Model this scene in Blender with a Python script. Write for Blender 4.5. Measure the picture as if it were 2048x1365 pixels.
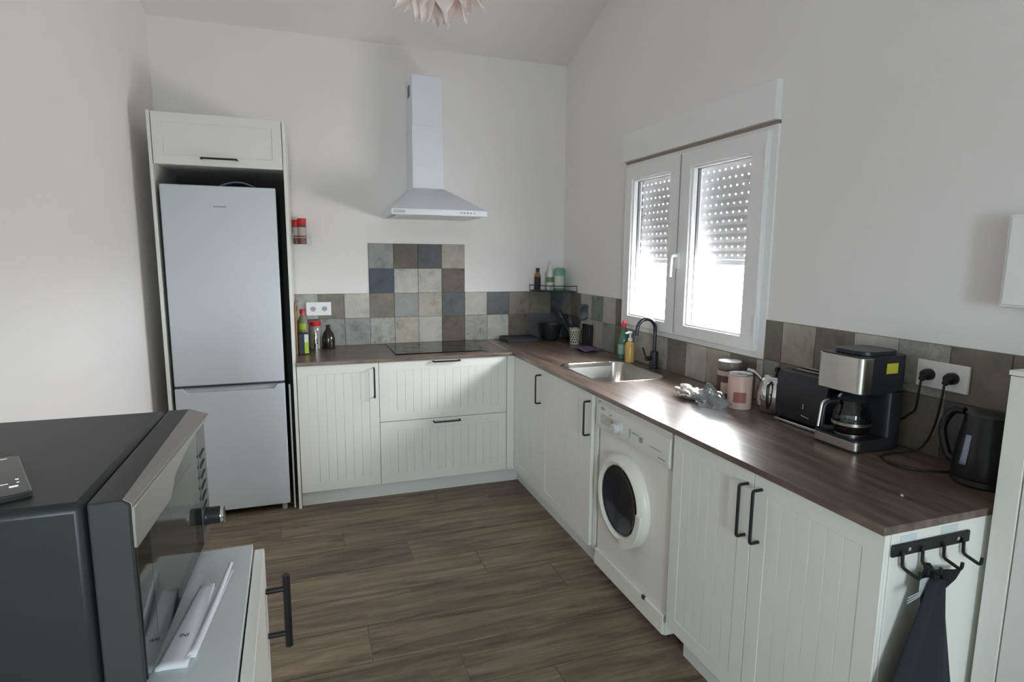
import bpy, bmesh, math, random
from mathutils import Vector, Matrix
random.seed(7)
R = math.radians
scene = bpy.context.scene
for o in list(bpy.data.objects):
    bpy.data.objects.remove(o, do_unlink=True)
C = scene.collection

# ------------------------------------------------------------------ camera
cam_d = bpy.data.cameras.new('camera'); cam = bpy.data.objects.new('camera', cam_d); C.objects.link(cam)
yaw, pitch, roll = 0.336156, -0.144135, 0.007776
fw = Vector((math.sin(yaw)*math.cos(pitch), math.cos(yaw)*math.cos(pitch), math.sin(pitch)))
rt = Vector((math.cos(yaw), -math.sin(yaw), 0)); up = rt.cross(fw)
r2 = rt*math.cos(roll)+up*math.sin(roll); u2 = -rt*math.sin(roll)+up*math.cos(roll)
m3 = Matrix((r2, u2, -fw)).transposed()
cam.matrix_world = Matrix.Translation((-1.90809, -4.25483, 1.54396)) @ m3.to_4x4()
cam_d.sensor_width = 36; cam_d.lens = 1171.9/2048*36; cam_d.clip_start = .02
scene.camera = cam

# ------------------------------------------------------------------ sky and daylight
world = bpy.data.worlds.new('sky'); scene.world = world; world.use_nodes = True
bg = world.node_tree.nodes['Background']
bg.inputs[1].default_value = 60.0
wn_ = world.node_tree.nodes; wl_ = world.node_tree.links
wtc = wn_.new('ShaderNodeTexCoord'); wsp = wn_.new('ShaderNodeSeparateXYZ'); wl_.new(wtc.outputs['Generated'], wsp.inputs[0])
wmr = wn_.new('ShaderNodeMapRange'); wmr.inputs[1].default_value = -.06; wmr.inputs[2].default_value = .03   # pale ground below the horizon, hazy sky above
wl_.new(wsp.outputs['Z'], wmr.inputs[0])
wmx = wn_.new('ShaderNodeMix'); wmx.data_type = 'RGBA'; wmx.inputs[6].default_value = (.50, .495, .49, 1); wmx.inputs[7].default_value = (.955, .982, 1.0, 1)
wl_.new(wmr.outputs[0], wmx.inputs[0]); wl_.new(wmx.outputs[2], bg.inputs[0])
def portal(name, loc, rot, sx, sy):
    d = bpy.data.lights.new(name, 'AREA'); d.shape = 'RECTANGLE'; d.size = sx; d.size_y = sy
    d.cycles.is_portal = True
    o = bpy.data.objects.new(name, d); C.objects.link(o); o.location = loc; o.rotation_euler = rot
    return o
portal('window_portal', (.19, -1.575, 1.34), (0, R(90), 0), .36, 1.2)
portal('added_rear_door_portal', (-2.05, -6.9, 1.33), (R(90), 0, 0), .6, 1.2)

# ------------------------------------------------------------------ exposure
vs = scene.view_settings
vs.view_transform = 'Standard'; vs.look = 'None'; vs.gamma = 1; vs.exposure = 0.0; vs.use_curve_mapping = False
cy = scene.cycles
cy.use_denoising = True
try: cy.denoiser = 'OPENIMAGEDENOISE'
except Exception: pass
cy.max_bounces = 14; cy.diffuse_bounces = 8; cy.glossy_bounces = 6; cy.transmission_bounces = 8; cy.transparent_max_bounces = 16
cy.caustics_reflective = False; cy.caustics_refractive = False; cy.sample_clamp_indirect = 12

# ------------------------------------------------------------------ materials
def lin(c): c = c/255; return c/12.92 if c <= .04045 else ((c+.055)/1.055)**2.4
def col(r, g, b): return (lin(r), lin(g), lin(b), 1)
MATS = {}
def mat(name, rgb, rough=.5, metal=0, spec=.5, noise=0, nscale=8, bump=0, bscale=60, coat=0, emit=None, estr=0, trans=0, ior=1.45, alpha=1):
    m = bpy.data.materials.new(name); m.use_nodes = True; nt = m.node_tree; n = nt.nodes; l = nt.links
    p = n['Principled BSDF']; MATS[name] = m
    p.inputs['Base Color'].default_value = col(*rgb); p.inputs['Roughness'].default_value = rough
    p.inputs['Metallic'].default_value = metal; p.inputs['Specular IOR Level'].default_value = spec
    p.inputs['Coat Weight'].default_value = coat; p.inputs['Transmission Weight'].default_value = trans; p.inputs['IOR'].default_value = ior
    p.inputs['Alpha'].default_value = alpha
    if emit: p.inputs['Emission Color'].default_value = col(*emit); p.inputs['Emission Strength'].default_value = estr
    if noise or bump:
        tc = n.new('ShaderNodeTexCoord')
        if noise:
            t = n.new('ShaderNodeTexNoise'); t.inputs['Scale'].default_value = nscale; t.inputs['Detail'].default_value = 6
            l.new(tc.outputs['Object'], t.inputs['Vector'])
            mx = n.new('ShaderNodeMix'); mx.data_type = 'RGBA'
            c = col(*rgb); mx.inputs[6].default_value = tuple(x*(1-noise) for x in c[:3])+(1,); mx.inputs[7].default_value = tuple(min(1, x*(1+noise)) for x in c[:3])+(1,)
            l.new(t.outputs[0], mx.inputs[0]); l.new(mx.outputs[2], p.inputs['Base Color'])
        if bump:
            t = n.new('ShaderNodeTexNoise'); t.inputs['Scale'].default_value = bscale; t.inputs['Detail'].default_value = 4
            l.new(tc.outputs['Object'], t.inputs['Vector'])
            b = n.new('ShaderNodeBump'); b.inputs['Strength'].default_value = bump; b.inputs['Distance'].default_value = .002
            l.new(t.outputs[0], b.inputs['Height']); l.new(b.outputs[0], p.inputs['Normal'])
    return m
def ramp(n, stops):
    r = n.new('ShaderNodeValToRGB'); e = r.color_ramp.elements
    e[0].position, e[0].color = stops[0]; e[1].position, e[1].color = stops[1]
    for s in stops[2:]:
        x = e.new(s[0]); x.color = s[1]
    return r
def wood(name, dark, mid, light, along='x', rough=.4, rnd=True, spec=.5, stretch=14, sc=3.0, fib=.2, det=8):
    m = bpy.data.materials.new(name); m.use_nodes = True; nt = m.node_tree; n = nt.nodes; l = nt.links
    p = n['Principled BSDF']; MATS[name] = m
    tc = n.new('ShaderNodeTexCoord'); mp = n.new('ShaderNodeMapping')
    l.new(tc.outputs['Object'], mp.inputs['Vector'])
    mp.inputs['Scale'].default_value = (1, stretch, 4) if along == 'x' else (stretch, 1, 4)
    src = mp.outputs[0]
    if rnd:
        oi = n.new('ShaderNodeObjectInfo'); ml = n.new('ShaderNodeMath'); ml.operation = 'MULTIPLY'; ml.inputs[1].default_value = 97
        l.new(oi.outputs['Random'], ml.inputs[0])
        va = n.new('ShaderNodeVectorMath'); va.operation = 'ADD'; l.new(src, va.inputs[0]); l.new(ml.outputs[0], va.inputs[1]); src = va.outputs[0]
    t = n.new('ShaderNodeTexNoise'); t.inputs['Scale'].default_value = sc; t.inputs['Detail'].default_value = det; t.inputs['Roughness'].default_value = .62 if det > 5 else .5; t.inputs['Distortion'].default_value = .6 if det > 5 else .25
    l.new(src, t.inputs['Vector'])
    rp = ramp(n, [(.30, col(*dark)), (.72, col(*light)), (.5, col(*mid))]); l.new(t.outputs[0], rp.inputs[0])
    # fine fibres
    mp2 = n.new('ShaderNodeMapping'); l.new(tc.outputs['Object'], mp2.inputs['Vector'])
    mp2.inputs['Scale'].default_value = (5, 90, 20) if along == 'x' else (90, 5, 20)
    t2 = n.new('ShaderNodeTexNoise'); t2.inputs['Scale'].default_value = 1.5; t2.inputs['Detail'].default_value = 3; l.new(mp2.outputs[0], t2.inputs['Vector'])
    mx = n.new('ShaderNodeMix'); mx.data_type = 'RGBA'; mx.blend_type = 'OVERLAY'; mx.inputs[0].default_value = fib
    l.new(rp.outputs[0], mx.inputs[6]); l.new(t2.outputs[0], mx.inputs[7])
    hs = n.new('ShaderNodeHueSaturation'); l.new(mx.outputs[2], hs.inputs['Color'])
    if rnd:
        mr = n.new('ShaderNodeMapRange'); mr.inputs[3].default_value = .84; mr.inputs[4].default_value = 1.16
        l.new(oi.outputs['Random'], mr.inputs[0]); l.new(mr.outputs[0], hs.inputs['Value'])
    l.new(hs.outputs[0], p.inputs['Base Color'])
    rr = n.new('ShaderNodeMapRange'); rr.inputs[3].default_value = rough-.02; rr.inputs[4].default_value = rough+.04
    l.new(t2.outputs[0], rr.inputs[0]); l.new(rr.outputs[0], p.inputs['Roughness'])
    b = n.new('ShaderNodeBump'); b.inputs['Strength'].default_value = .06; b.inputs['Distance'].default_value = .001
    l.new(t2.outputs[0], b.inputs['Height'])
    if rnd: l.new(b.outputs[0], p.inputs['Normal'])
    p.inputs['Specular IOR Level'].default_value = spec
    return m
def tile_mat(name, base, dark, amount=.5, sc=11):
    m = bpy.data.materials.new(name); m.use_nodes = True; nt = m.node_tree; n = nt.nodes; l = nt.links
    p = n['Principled BSDF']; MATS[name] = m
    tc = n.new('ShaderNodeTexCoord'); oi = n.new('ShaderNodeObjectInfo')
    ml = n.new('ShaderNodeMath'); ml.operation = 'MULTIPLY'; ml.inputs[1].default_value = 53; l.new(oi.outputs['Random'], ml.inputs[0])
    va = n.new('ShaderNodeVectorMath'); va.operation = 'ADD'; l.new(tc.outputs['Object'], va.inputs[0]); l.new(ml.outputs[0], va.inputs[1])
    t = n.new('ShaderNodeTexNoise'); t.inputs['Scale'].default_value = sc; t.inputs['Detail'].default_value = 9; t.inputs['Roughness'].default_value = .74; t.inputs['Distortion'].default_value = .35
    l.new(va.outputs[0], t.inputs['Vector'])
    c0 = col(*base); c1 = col(*dark)
    rp = ramp(n, [(.34, c1), (.62, c0), (.36+amount*.16, tuple((a*.55+b*.45) for a, b in zip(c0, c1)))])
    l.new(t.outputs[0], rp.inputs[0]); l.new(rp.outputs[0], p.inputs['Base Color'])
    p.inputs['Roughness'].default_value = .42
    b = n.new('ShaderNodeBump'); b.inputs['Strength'].default_value = .15; b.inputs['Distance'].default_value = .002
    l.new(t.outputs[0], b.inputs['Height']); l.new(b.outputs[0], p.inputs['Normal'])
    return m
def glassy(name, tint=(255, 255, 255), rough=.02, refl=1.0, base_mix=0.0, base=(200, 200, 200)):
    """clear thin pane: see-through with a Fresnel reflection, optional milky share"""
    m = bpy.data.materials.new(name); m.use_nodes = True; nt = m.node_tree; n = nt.nodes; l = nt.links; MATS[name] = m
    for x in list(n): n.remove(x)
    out = n.new('ShaderNodeOutputMaterial'); tr = n.new('ShaderNodeBsdfTransparent'); gl = n.new('ShaderNodeBsdfGlossy')
    tr.inputs[0].default_value = col(*tint); gl.inputs['Roughness'].default_value = rough
    lw = n.new('ShaderNodeLayerWeight'); lw.inputs[0].default_value = .5
    pw = n.new('ShaderNodeMath'); pw.operation = 'POWER'; pw.inputs[1].default_value = 5; l.new(lw.outputs['Facing'], pw.inputs[0])
    mf = n.new('ShaderNodeMath'); mf.operation = 'MULTIPLY_ADD'; mf.inputs[1].default_value = .9; mf.inputs[2].default_value = .04*refl; l.new(pw.outputs[0], mf.inputs[0])
    mx = n.new('ShaderNodeMixShader'); l.new(mf.outputs[0], mx.inputs[0]); l.new(tr.outputs[0], mx.inputs[1]); l.new(gl.outputs[0], mx.inputs[2])
    last = mx.outputs[0]
    if base_mix:
        df = n.new('ShaderNodeBsdfDiffuse'); df.inputs[0].default_value = col(*base)
        m2 = n.new('ShaderNodeMixShader'); m2.inputs[0].default_value = base_mix; l.new(last, m2.inputs[1]); l.new(df.outputs[0], m2.inputs[2]); last = m2.outputs[0]
    l.new(last, out.inputs[0])
    return m
W_WALL = mat('wall_paint', (234, 231, 230), .85, spec=.25, bump=.25, bscale=90)
W_CEIL = mat('ceiling_paint', (232, 229, 229), .9, spec=.2, bump=.2, bscale=70)
W_CAB = mat('cabinet_lacquer', (226, 225, 220), .38, spec=.45)
W_CARC = mat('carcass_board', (222, 221, 217), .5)
W_PLIN = mat('plinth_board', (214, 215, 212), .45)
W_PVC = mat('white_pvc', (236, 236, 236), .35)
W_FRID = mat('fridge_enamel', (198, 203, 207), .32, bump=.1, bscale=400)
W_WASH = mat('washer_enamel', (226, 224, 216), .33)
W_WPAN = mat('washer_panel', (222, 221, 212), .38)
HOODM = mat('hood_enamel', (222, 226, 232), .35)
BLACK = mat('black_metal', (26, 26, 27), .42)
BLKPL = mat('black_plastic', (28, 28, 31), .38)
DGREY = mat('dark_grey_plastic', (58, 58, 62), .35)
STEEL = mat('brushed_steel', (196, 192, 186), .28, metal=1, noise=.08, nscale=40)
STEELD = mat('sink_steel', (190, 186, 180), .22, metal=1)
CHROME = mat('chrome', (215, 215, 216), .1, metal=1)
HOB = mat('hob_glass', (12, 12, 14), .06, spec=.6)
SHUT = mat('shutter_aluminium', (230, 230, 232), .5)
SHUTD = mat('shutter_rail', (112, 113, 118), .5)
GLASS = glassy('window_glass', (252, 252, 252))
GLASSR = glassy('rear_glass', (236, 245, 247))  # cool tint colours the daylight entering by the added rear door
WT_X = wood('worktop_wood_across', (66, 56, 49), (98, 82, 72), (134, 114, 100), 'x', .28, rnd=False, stretch=9, sc=3.6, spec=.9, fib=.06, det=4)
WT_Y = wood('worktop_wood_along', (66, 56, 49), (98, 82, 72), (134, 114, 100), 'y', .28, rnd=False, stretch=9, sc=3.6, spec=.9, fib=.06, det=4)
PLANK = wood('floor_plank', (86, 74, 61), (122, 107, 90), (152, 136, 116), 'x', .5, stretch=9, sc=2.6, spec=.35)
GROUT = mat('grout', (152, 143, 130), .85)
TGROUT = mat('tile_grout', (128, 124, 118), .8)
TILES = {
 'L': tile_mat('tile_pale', (186, 183, 175), (150, 148, 142)),
 'B': tile_mat('tile_beige', (172, 167, 154), (136, 131, 119)),
 'M': tile_mat('tile_grey', (148, 149, 146), (104, 106, 104)),
 'S': tile_mat('tile_spotted', (170, 168, 160), (72, 74, 72), .2, 20),
 'T': tile_mat('tile_taupe', (124, 117, 104), (84, 79, 69)),
 'D': tile_mat('tile_charcoal', (88, 88, 90), (48, 48, 50)),
 'N': tile_mat('tile_navy', (66, 76, 90), (40, 46, 56)),
 'K': tile_mat('tile_brown', (104, 93, 82), (52, 45, 40)),
 'G': tile_mat('tile_green', (140, 150, 136), (96, 104, 92)),
}
MWTOP = mat('microwave_shell', (38, 41, 42), .4, noise=.06, nscale=30)
MWDOOR = mat('microwave_bezel', (54, 54, 54), .42)
MWSILV = mat('microwave_silver', (150, 147, 142), .42, metal=.5)
MWGLASS = mat('microwave_glass', (14, 14, 14), .05, spec=.9)
RED = mat('red_plastic', (196, 30, 32), .4)
PAPER = mat('paper', (226, 224, 232), .7)

# ------------------------------------------------------------------ geometry helpers
OFF = {}
def thing(name, label, cat, loc=(0, 0, 0), rz=0, group=None, kind=None, local=False):
    o = bpy.data.objects.new(name, None); C.objects.link(o); o.location = loc; o.rotation_euler = (0, 0, rz)
    o.empty_display_size = .05
    o['label'] = label; o['category'] = cat
    if group: o['group'] = group
    if kind: o['kind'] = kind
    OFF[o.name] = Vector((0, 0, 0)) if local else Vector(loc)
    return o
def tag(o, label, cat, group=None, kind=None):
    o['label'] = label; o['category'] = cat
    if group: o['group'] = group
    if kind: o['kind'] = kind
    return o
class B:
    """collects shapes of one mesh"""
    def __init__(s): s.bm = bmesh.new()
    def pts(s, vs, faces):
        v = [s.bm.verts.new(p) for p in vs]
        for f in faces:
            try: s.bm.faces.new([v[i] for i in f])
            except ValueError: pass
        return s
    def box(s, x0, x1, y0, y1, z0, z1, P=None):
        vs = [(x, y, z) for x in (x0, x1) for y in (y0, y1) for z in (z0, z1)]
        if P: vs = [P(*v) for v in vs]
        return s.pts(vs, [(0, 1, 3, 2), (4, 6, 7, 5), (0, 4, 5, 1), (2, 3, 7, 6), (0, 2, 6, 4), (1, 5, 7, 3)])
    def prism(s, poly, d0, d1, P):
        """poly of (a,b) extruded over d, mapped by P(a,b,d)"""
        n = len(poly)
        vs = [P(a, b, d0) for a, b in poly]+[P(a, b, d1) for a, b in poly]
        return s.pts(vs, [tuple(range(n)), tuple(range(2*n-1, n-1, -1))]+[(i, (i+1) % n, n+(i+1) % n, n+i) for i in range(n)])
    def plate(s, outer, holes, d0, d1, P):
        """polygon with holes, given thickness"""
        loops = [outer]+holes; es = []; allv = []
        for lp in loops:
            v = [s.bm.verts.new(P(a, b, d0)) for a, b in lp]; allv.append(v)
            es += [s.bm.edges.new((v[i], v[(i+1) % len(v)])) for i in range(len(v))]
        r = bmesh.ops.triangle_fill(s.bm, use_beauty=True, use_dissolve=False, edges=es)
        fs = [g for g in r['geom'] if isinstance(g, bmesh.types.BMFace)]
        back = {}
        for lp, v in zip(loops, allv):
            for (a, b), q in zip(lp, v): back[q] = s.bm.verts.new(P(a, b, d1))
        for f in fs: s.bm.faces.new([back[q] for q in reversed(f.verts)])
        for v in allv:
            for i in range(len(v)):
                a, b = v[i], v[(i+1) % len(v)]
                s.bm.faces.new((a, b, back[b], back[a]))
        return s
    def lathe(s, prof, c=(0, 0, 0), seg=24, axis='z', caps=True, sx=1, sy=1):
        rings = []
        for r, h in prof:
            ring = []
            for k in range(seg):
                a = 2*math.pi*k/seg; x, y = r*math.cos(a)*sx, r*math.sin(a)*sy
                p = {'z': (x, y, h), 'x': (h, x, y), 'y': (x, h, y)}[axis]
                ring.append(s.bm.verts.new((p[0]+c[0], p[1]+c[1], p[2]+c[2])))
            rings.append(ring)
        for a, b in zip(rings, rings[1:]):
            for k in range(seg): s.bm.faces.new((a[k], a[(k+1) % seg], b[(k+1) % seg], b[k]))
        if caps:
            s.bm.faces.new(rings[0][::-1]); s.bm.faces.new(rings[-1])
        return s
    def tube(s, pts, r, seg=8, closed=False, radii=None):
        pts = [Vector(p) for p in pts]; n = len(pts); rings = []
        prev = None
        for i, p in enumerate(pts):
            a = pts[(i-1) % n] if (closed or i > 0) else p
            b = pts[(i+1) % n] if (closed or i < n-1) else p
            t = (b-a).normalized()
            if prev is None:
                q = Vector((0, 0, 1)) if abs(t.z) < .9 else Vector((1, 0, 0))
                nrm = t.cross(q).normalized()
            else:
                nrm = (prev-t*prev.dot(t)).normalized()
            prev = nrm; bn = t.cross(nrm); rr = radii[i] if radii else r
            rings.append([s.bm.verts.new(p+nrm*rr*math.cos(2*math.pi*k/seg)+bn*rr*math.sin(2*math.pi*k/seg)) for k in range(seg)])
        lim = n if closed else n-1
        for i in range(lim):
            a, b = rings[i], rings[(i+1) % n]
            for k in range(seg): s.bm.faces.new((a[k], a[(k+1) % seg], b[(k+1) % seg], b[k]))
        if not closed:
            s.bm.faces.new(rings[0][::-1]); s.bm.faces.new(rings[-1])
        return s
    def grid(s, f, nu, nv):
        v = [[s.bm.verts.new(f(i/nu, j/nv)) for j in range(nv+1)] for i in range(nu+1)]
        for i in range(nu):
            for j in range(nv): s.bm.faces.new((v[i][j], v[i+1][j], v[i+1][j+1], v[i][j+1]))
        return s
    def mesh(s, name, off=Vector((0, 0, 0)), smooth=True, recalc=True):
        if recalc: bmesh.ops.recalc_face_normals(s.bm, faces=s.bm.faces)
        if off.length: bmesh.ops.translate(s.bm, verts=s.bm.verts, vec=-off)
        me = bpy.data.meshes.new(name); s.bm.to_mesh(me); s.bm.free()
        if smooth and len(me.polygons):
            me.polygons.foreach_set('use_smooth', [True]*len(me.polygons)); me.set_sharp_from_angle(angle=R(38))
        return me
    def done(s, name, m, parent=None, bevel=0, solid=0, sub=0, seg=2, base=None):
        """link as one object; parent gives the local frame, base the world origin of a top-level mesh"""
        off = OFF[parent.name] if parent is not None else Vector(base if base else (0, 0, 0))
        me = s.mesh(name, off)
        o = bpy.data.objects.new(name, me); C.objects.link(o)
        ms = m if isinstance(m, (list, tuple)) else [m]
        for q in ms: me.materials.append(q)
        if parent is not None: o.parent = parent
        else: o.location = off
        OFF[o.name] = off
        if solid:
            q = o.modifiers.new('thickness', 'SOLIDIFY'); q.thickness = solid; q.offset = 0
        if sub:
            q = o.modifiers.new('subdivision', 'SUBSURF'); q.levels = sub; q.render_levels = sub
        if bevel:
            q = o.modifiers.new('bevel', 'BEVEL'); q.width = bevel; q.segments = seg; q.limit_method = 'ANGLE'; q.angle_limit = R(40)
        return o
def share(src, name, parent, loc, rot=None):
    """another object with the mesh and modifiers of src"""
    o = src.copy(); o.name = name; C.objects.link(o); o.parent = parent; o.location = loc
    if rot is not None: o.rotation_euler = rot
    return o
def structure(o, label=None):
    o['kind'] = 'structure'
    if label: o['label'] = label
    return o
def rrect(x0, x1, y0, y1, r, n=5):
    out = []
    for cx, cy_, a0 in ((x1-r, y1-r, 0), (x0+r, y1-r, 90), (x0+r, y0+r, 180), (x1-r, y0+r, 270)):
        for k in range(n+1):
            a = R(a0+90*k/n); out.append((cx+r*math.cos(a), cy_+r*math.sin(a)))
    return out
def round_path(pts, r, n=4):
    """polyline with rounded corners"""
    pts = [Vector(p) for p in pts]; out = [pts[0]]
    for a, b, c in zip(pts, pts[1:], pts[2:]):
        d1 = (a-b).normalized(); d2 = (c-b).normalized(); rr = min(r, (a-b).length/2, (c-b).length/2)
        p1, p2 = b+d1*rr, b+d2*rr
        for k in range(n+1):
            t = k/n; out.append(p1*(1-t)**2+b*2*t*(1-t)+p2*t*t)
    out.append(pts[-1]); return out
def bez(pts, n=24):
    """smooth Catmull-Rom through the points"""
    P_ = [Vector(p) for p in pts]; P_ = [P_[0]*2-P_[1]]+P_+[P_[-1]*2-P_[-2]]; out = []
    m = len(P_)-3
    for i in range(m):
        a, b, c, d = P_[i:i+4]
        for k in range(n if i == m-1 else n):
            t = k/n
            out.append(.5*((2*b)+(c-a)*t+(2*a-5*b+4*c-d)*t*t+(3*b-a-3*c+d)*t**3))
    out.append(P_[-2]); return out
def text(name, body, size, parent, loc, rot, m):
    cu = bpy.data.curves.new(name, 'FONT'); cu.body = body; cu.size = size; cu.extrude = .0002; cu.align_x = 'CENTER'; cu.align_y = 'CENTER'
    tmp = bpy.data.objects.new(name, cu); C.objects.link(tmp); bpy.context.view_layer.update()
    me = bpy.data.meshes.new_from_object(tmp.evaluated_get(bpy.context.evaluated_depsgraph_get()))
    bpy.data.objects.remove(tmp, do_unlink=True)
    o = bpy.data.objects.new(name, me); C.objects.link(o); me.materials.clear(); me.materials.append(m)
    o.parent = parent; o.location = Vector(loc)-OFF[parent.name]; o.rotation_euler = rot
    OFF[o.name] = OFF[parent.name]
    return o

# ================================================================== the room
XL, YR, RIDGE, SL = -2.752, -6.8, -3.4, .34
ZC = 2.955; ZR = ZC+SL*3.4; ZB = ZR-SL*(3.4)
ZT, T, F, TILE_T = .91, -.635, -.62, 1.274
fl = B().box(XL-.2, .2, YR-.2, .2, -.12, -.004).done('floor', GROUT); structure(fl, 'wood-look plank floor in grey brown')
# planks: .235 wide, 1.25 long, running across the room
PW, PL, GAP = .235, 1.25, .003
fullm = None
row = 0; y1 = -.02
ys = [-2.39+PW*k for k in range(12)]
ys = sorted(set([round(-2.39-PW*k, 4) for k in range(20)]+[round(-2.39+PW*k, 4) for k in range(1, 11)]))
joint0 = -1.40
for yy in ys:
    if yy < YR or yy > .0: continue
    k = round((yy+2.39)/PW)
    j = joint0-.325*k
    j -= math.floor((j-XL)/PL)*PL   # first joint right of the left wall
    edges = [XL]+[j+PL*i for i in range(4) if j+PL*i < -.0]+[0.0]
    yb = min(yy+PW, 0)
    for a, b in zip(edges, edges[1:]):
        if b-a < .01: continue
        full = abs((b-a)-PL) < 1e-4 and abs(yb-yy-PW) < 1e-4
        if full and fullm:
            o = share(fullm, 'plank', fl, (a, yy, 0))
        else:
            o = B().box(GAP/2, b-a-GAP/2, GAP/2, yb-yy-GAP/2, -.012, 0).done('plank', PLANK, None, bevel=.0008, seg=1)
            o.parent = fl; o.location = (a, yy, 0)
            if full: fullm = o
YZ0 = lambda x0: (lambda a, b, d: (d, a, b))
wall_poly = [(.2, -.1), (.2, ZC-.2*SL), (RIDGE, ZR), (YR-.2, ZB+.2*-SL), (YR-.2, -.1)]
WY0, WY1, WZ0, WZ1 = -.948, -2.2, 1.096, 2.117
w = B().plate(wall_poly, [[(WY0, WZ0), (WY1, WZ0), (WY1, WZ1), (WY0, WZ1)]], 0, .2, lambda a, b, d: (d, a, b)).done('wall_right', W_WALL); structure(w, 'white painted wall with the window'); wall_right = w
w = B().prism(wall_poly, 0, .15, lambda a, b, d: (XL-d, a, b)).done('wall_left', W_WALL); structure(w, 'white painted wall beside the refrigerator')
w = B().box(XL, 0, 0, .2, -.1, ZC).done('wall_back', W_WALL); structure(w, 'white painted wall behind the hob and hood'); wall_back = w
DX0, DX1, DZ1 = -2.42, -1.68, 2.2
w = B().plate([(XL, -.1), (0, -.1), (0, ZB), (XL, ZB)], [[(DX0, .05), (DX1, .05), (DX1, DZ1), (DX0, DZ1)]], YR, YR-.15, lambda a, b, d: (a, d, b)).done('wall_rear', W_WALL); structure(w, 'white painted wall behind the camera')
ce = B().prism([(.2, ZC-.2*SL), (RIDGE, ZR), (YR-.2, ZB-.2*SL), (YR-.2, ZB-.2*SL+.15), (RIDGE, ZR+.15), (.2, ZC-.2*SL+.15)], XL-.15, .2, lambda a, b, d: (d, a, b)).done('ceiling', W_CEIL); structure(ce, 'white sloping ceiling')
# unseen glazed rear door, added to bring cool daylight onto the near surfaces
rd = thing('added_rear_door', 'white framed glazed door added in the unseen rear wall for daylight', 'door', (-2.05, YR-.07, .05), kind='structure')
B().plate([(DX0, .05), (DX1, .05), (DX1, DZ1), (DX0, DZ1)], [[(DX0+.1, .75), (DX1-.1, .75), (DX1-.1, DZ1-.3), (DX0+.1, DZ1-.3)]], YR-.04, YR-.1, lambda a, b, d: (a, d, b)).done('frame', W_PVC, rd)
B().box(DX0+.09, DX1-.09, YR-.072, YR-.068, .74, DZ1-.29).done('pane', GLASSR, rd)

# ---- wall tiles: each one a piece
def tiles(parent, P, cells, nrm):
    for (a0, a1, b0, b1, key) in cells:
        g = .0012
        o = B().box(a0+g, a1-g, b0+g, b1-g, 0, .008, P=lambda a, b, d: P(a, b, d)).done('tile', TILES[key], None, bevel=.0012, seg=1)
        o.parent = parent
TP = .1735
cols = [-1.494+TP*k for k in range(-3, 9)]+[0]
cols[0] = -1.99
r2k = ['S', 'T', 'L', 'T', 'M', 'B', 'D', 'L', 'D', 'T', 'T', 'D']
r3k = ['D', 'M', 'M', 'S', 'B', 'L', 'K', 'S', 'L', 'K', 'D', 'D']
ZM = 1.101
cells = []
for i in range(12):
    cells.append((cols[i], cols[i+1], ZM, TILE_T, r2k[i])); cells.append((cols[i], cols[i+1], ZT, ZM, r3k[i]))
for i, (k0, k1) in enumerate(zip(['M', 'K', 'D', 'B'], ['N', 'L', 'L', 'K'])):
    c0 = cols[3+i]; c1 = cols[4+i]
    cells.append((c0, c1, TILE_T, TILE_T+.175, k1)); cells.append((c0, c1, TILE_T+.175, TILE_T+.35, k0))
tiles(wall_back, lambda a, b, d: (a, -d, b), cells, None)
B().plate([(-1.992, ZT-.02), (0, ZT-.02), (0, TILE_T+.001), (cols[7]+.001, TILE_T+.001), (cols[7]+.001, TILE_T+.351), (cols[3]-.001, TILE_T+.351), (cols[3]-.001, TILE_T+.001), (-1.992, TILE_T+.001)], [], 0, .004, lambda a, b, d: (a, -d, b)).done('tile_bed', TGROUT, wall_back)
cells = []
keysA = ['M', 'T', 'L', 'G', 'L', 'T']; keysB = ['D', 'D', 'L', 'B', 'M', 'T']
for i in range(6):
    a0 = -TP*i-.0; a1 = max(a0-TP, WY0+.002) if i == 5 else a0-TP
    cells.append((a1, a0, ZM, TILE_T, keysA[i])); cells.append((a1, a0, ZT, ZM, keysB[i]))
ylist = [WY0+.002-TP*k for k in range(8)]+[WY1-.002]
for i, k in enumerate('MLBTLBTL'):
    cells.append((ylist[i+1] if i < 7 else WY1-.002, ylist[i], ZT, 1.094, k))
ylist = [WY1-.006]+[-2.2-TP*k-.1 for k in range(0, 9)]
ylist = [WY1-.004, -2.30]+[-2.30-TP*k for k in range(1, 9)]
for i, (ka, kb) in enumerate(zip('TBTLSTTDD', 'MTLMTDTKD')):
    cells.append((ylist[i+1], ylist[i], ZM, TILE_T, ka)); cells.append((ylist[i+1], ylist[i], ZT, ZM, kb))
tiles(wall_right, lambda a, b, d: (-d, a, b), cells, None)
b_ = B(); b_.box(-.004, 0, WY0, 0, ZT-.02, TILE_T+.001); b_.box(-.004, 0, WY1, WY0, ZT-.02, 1.095); b_.box(-.004, 0, ylist[9], WY1, ZT-.02, TILE_T+.001)
b_.done('tile_bed', TGROUT, wall_right)

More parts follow.
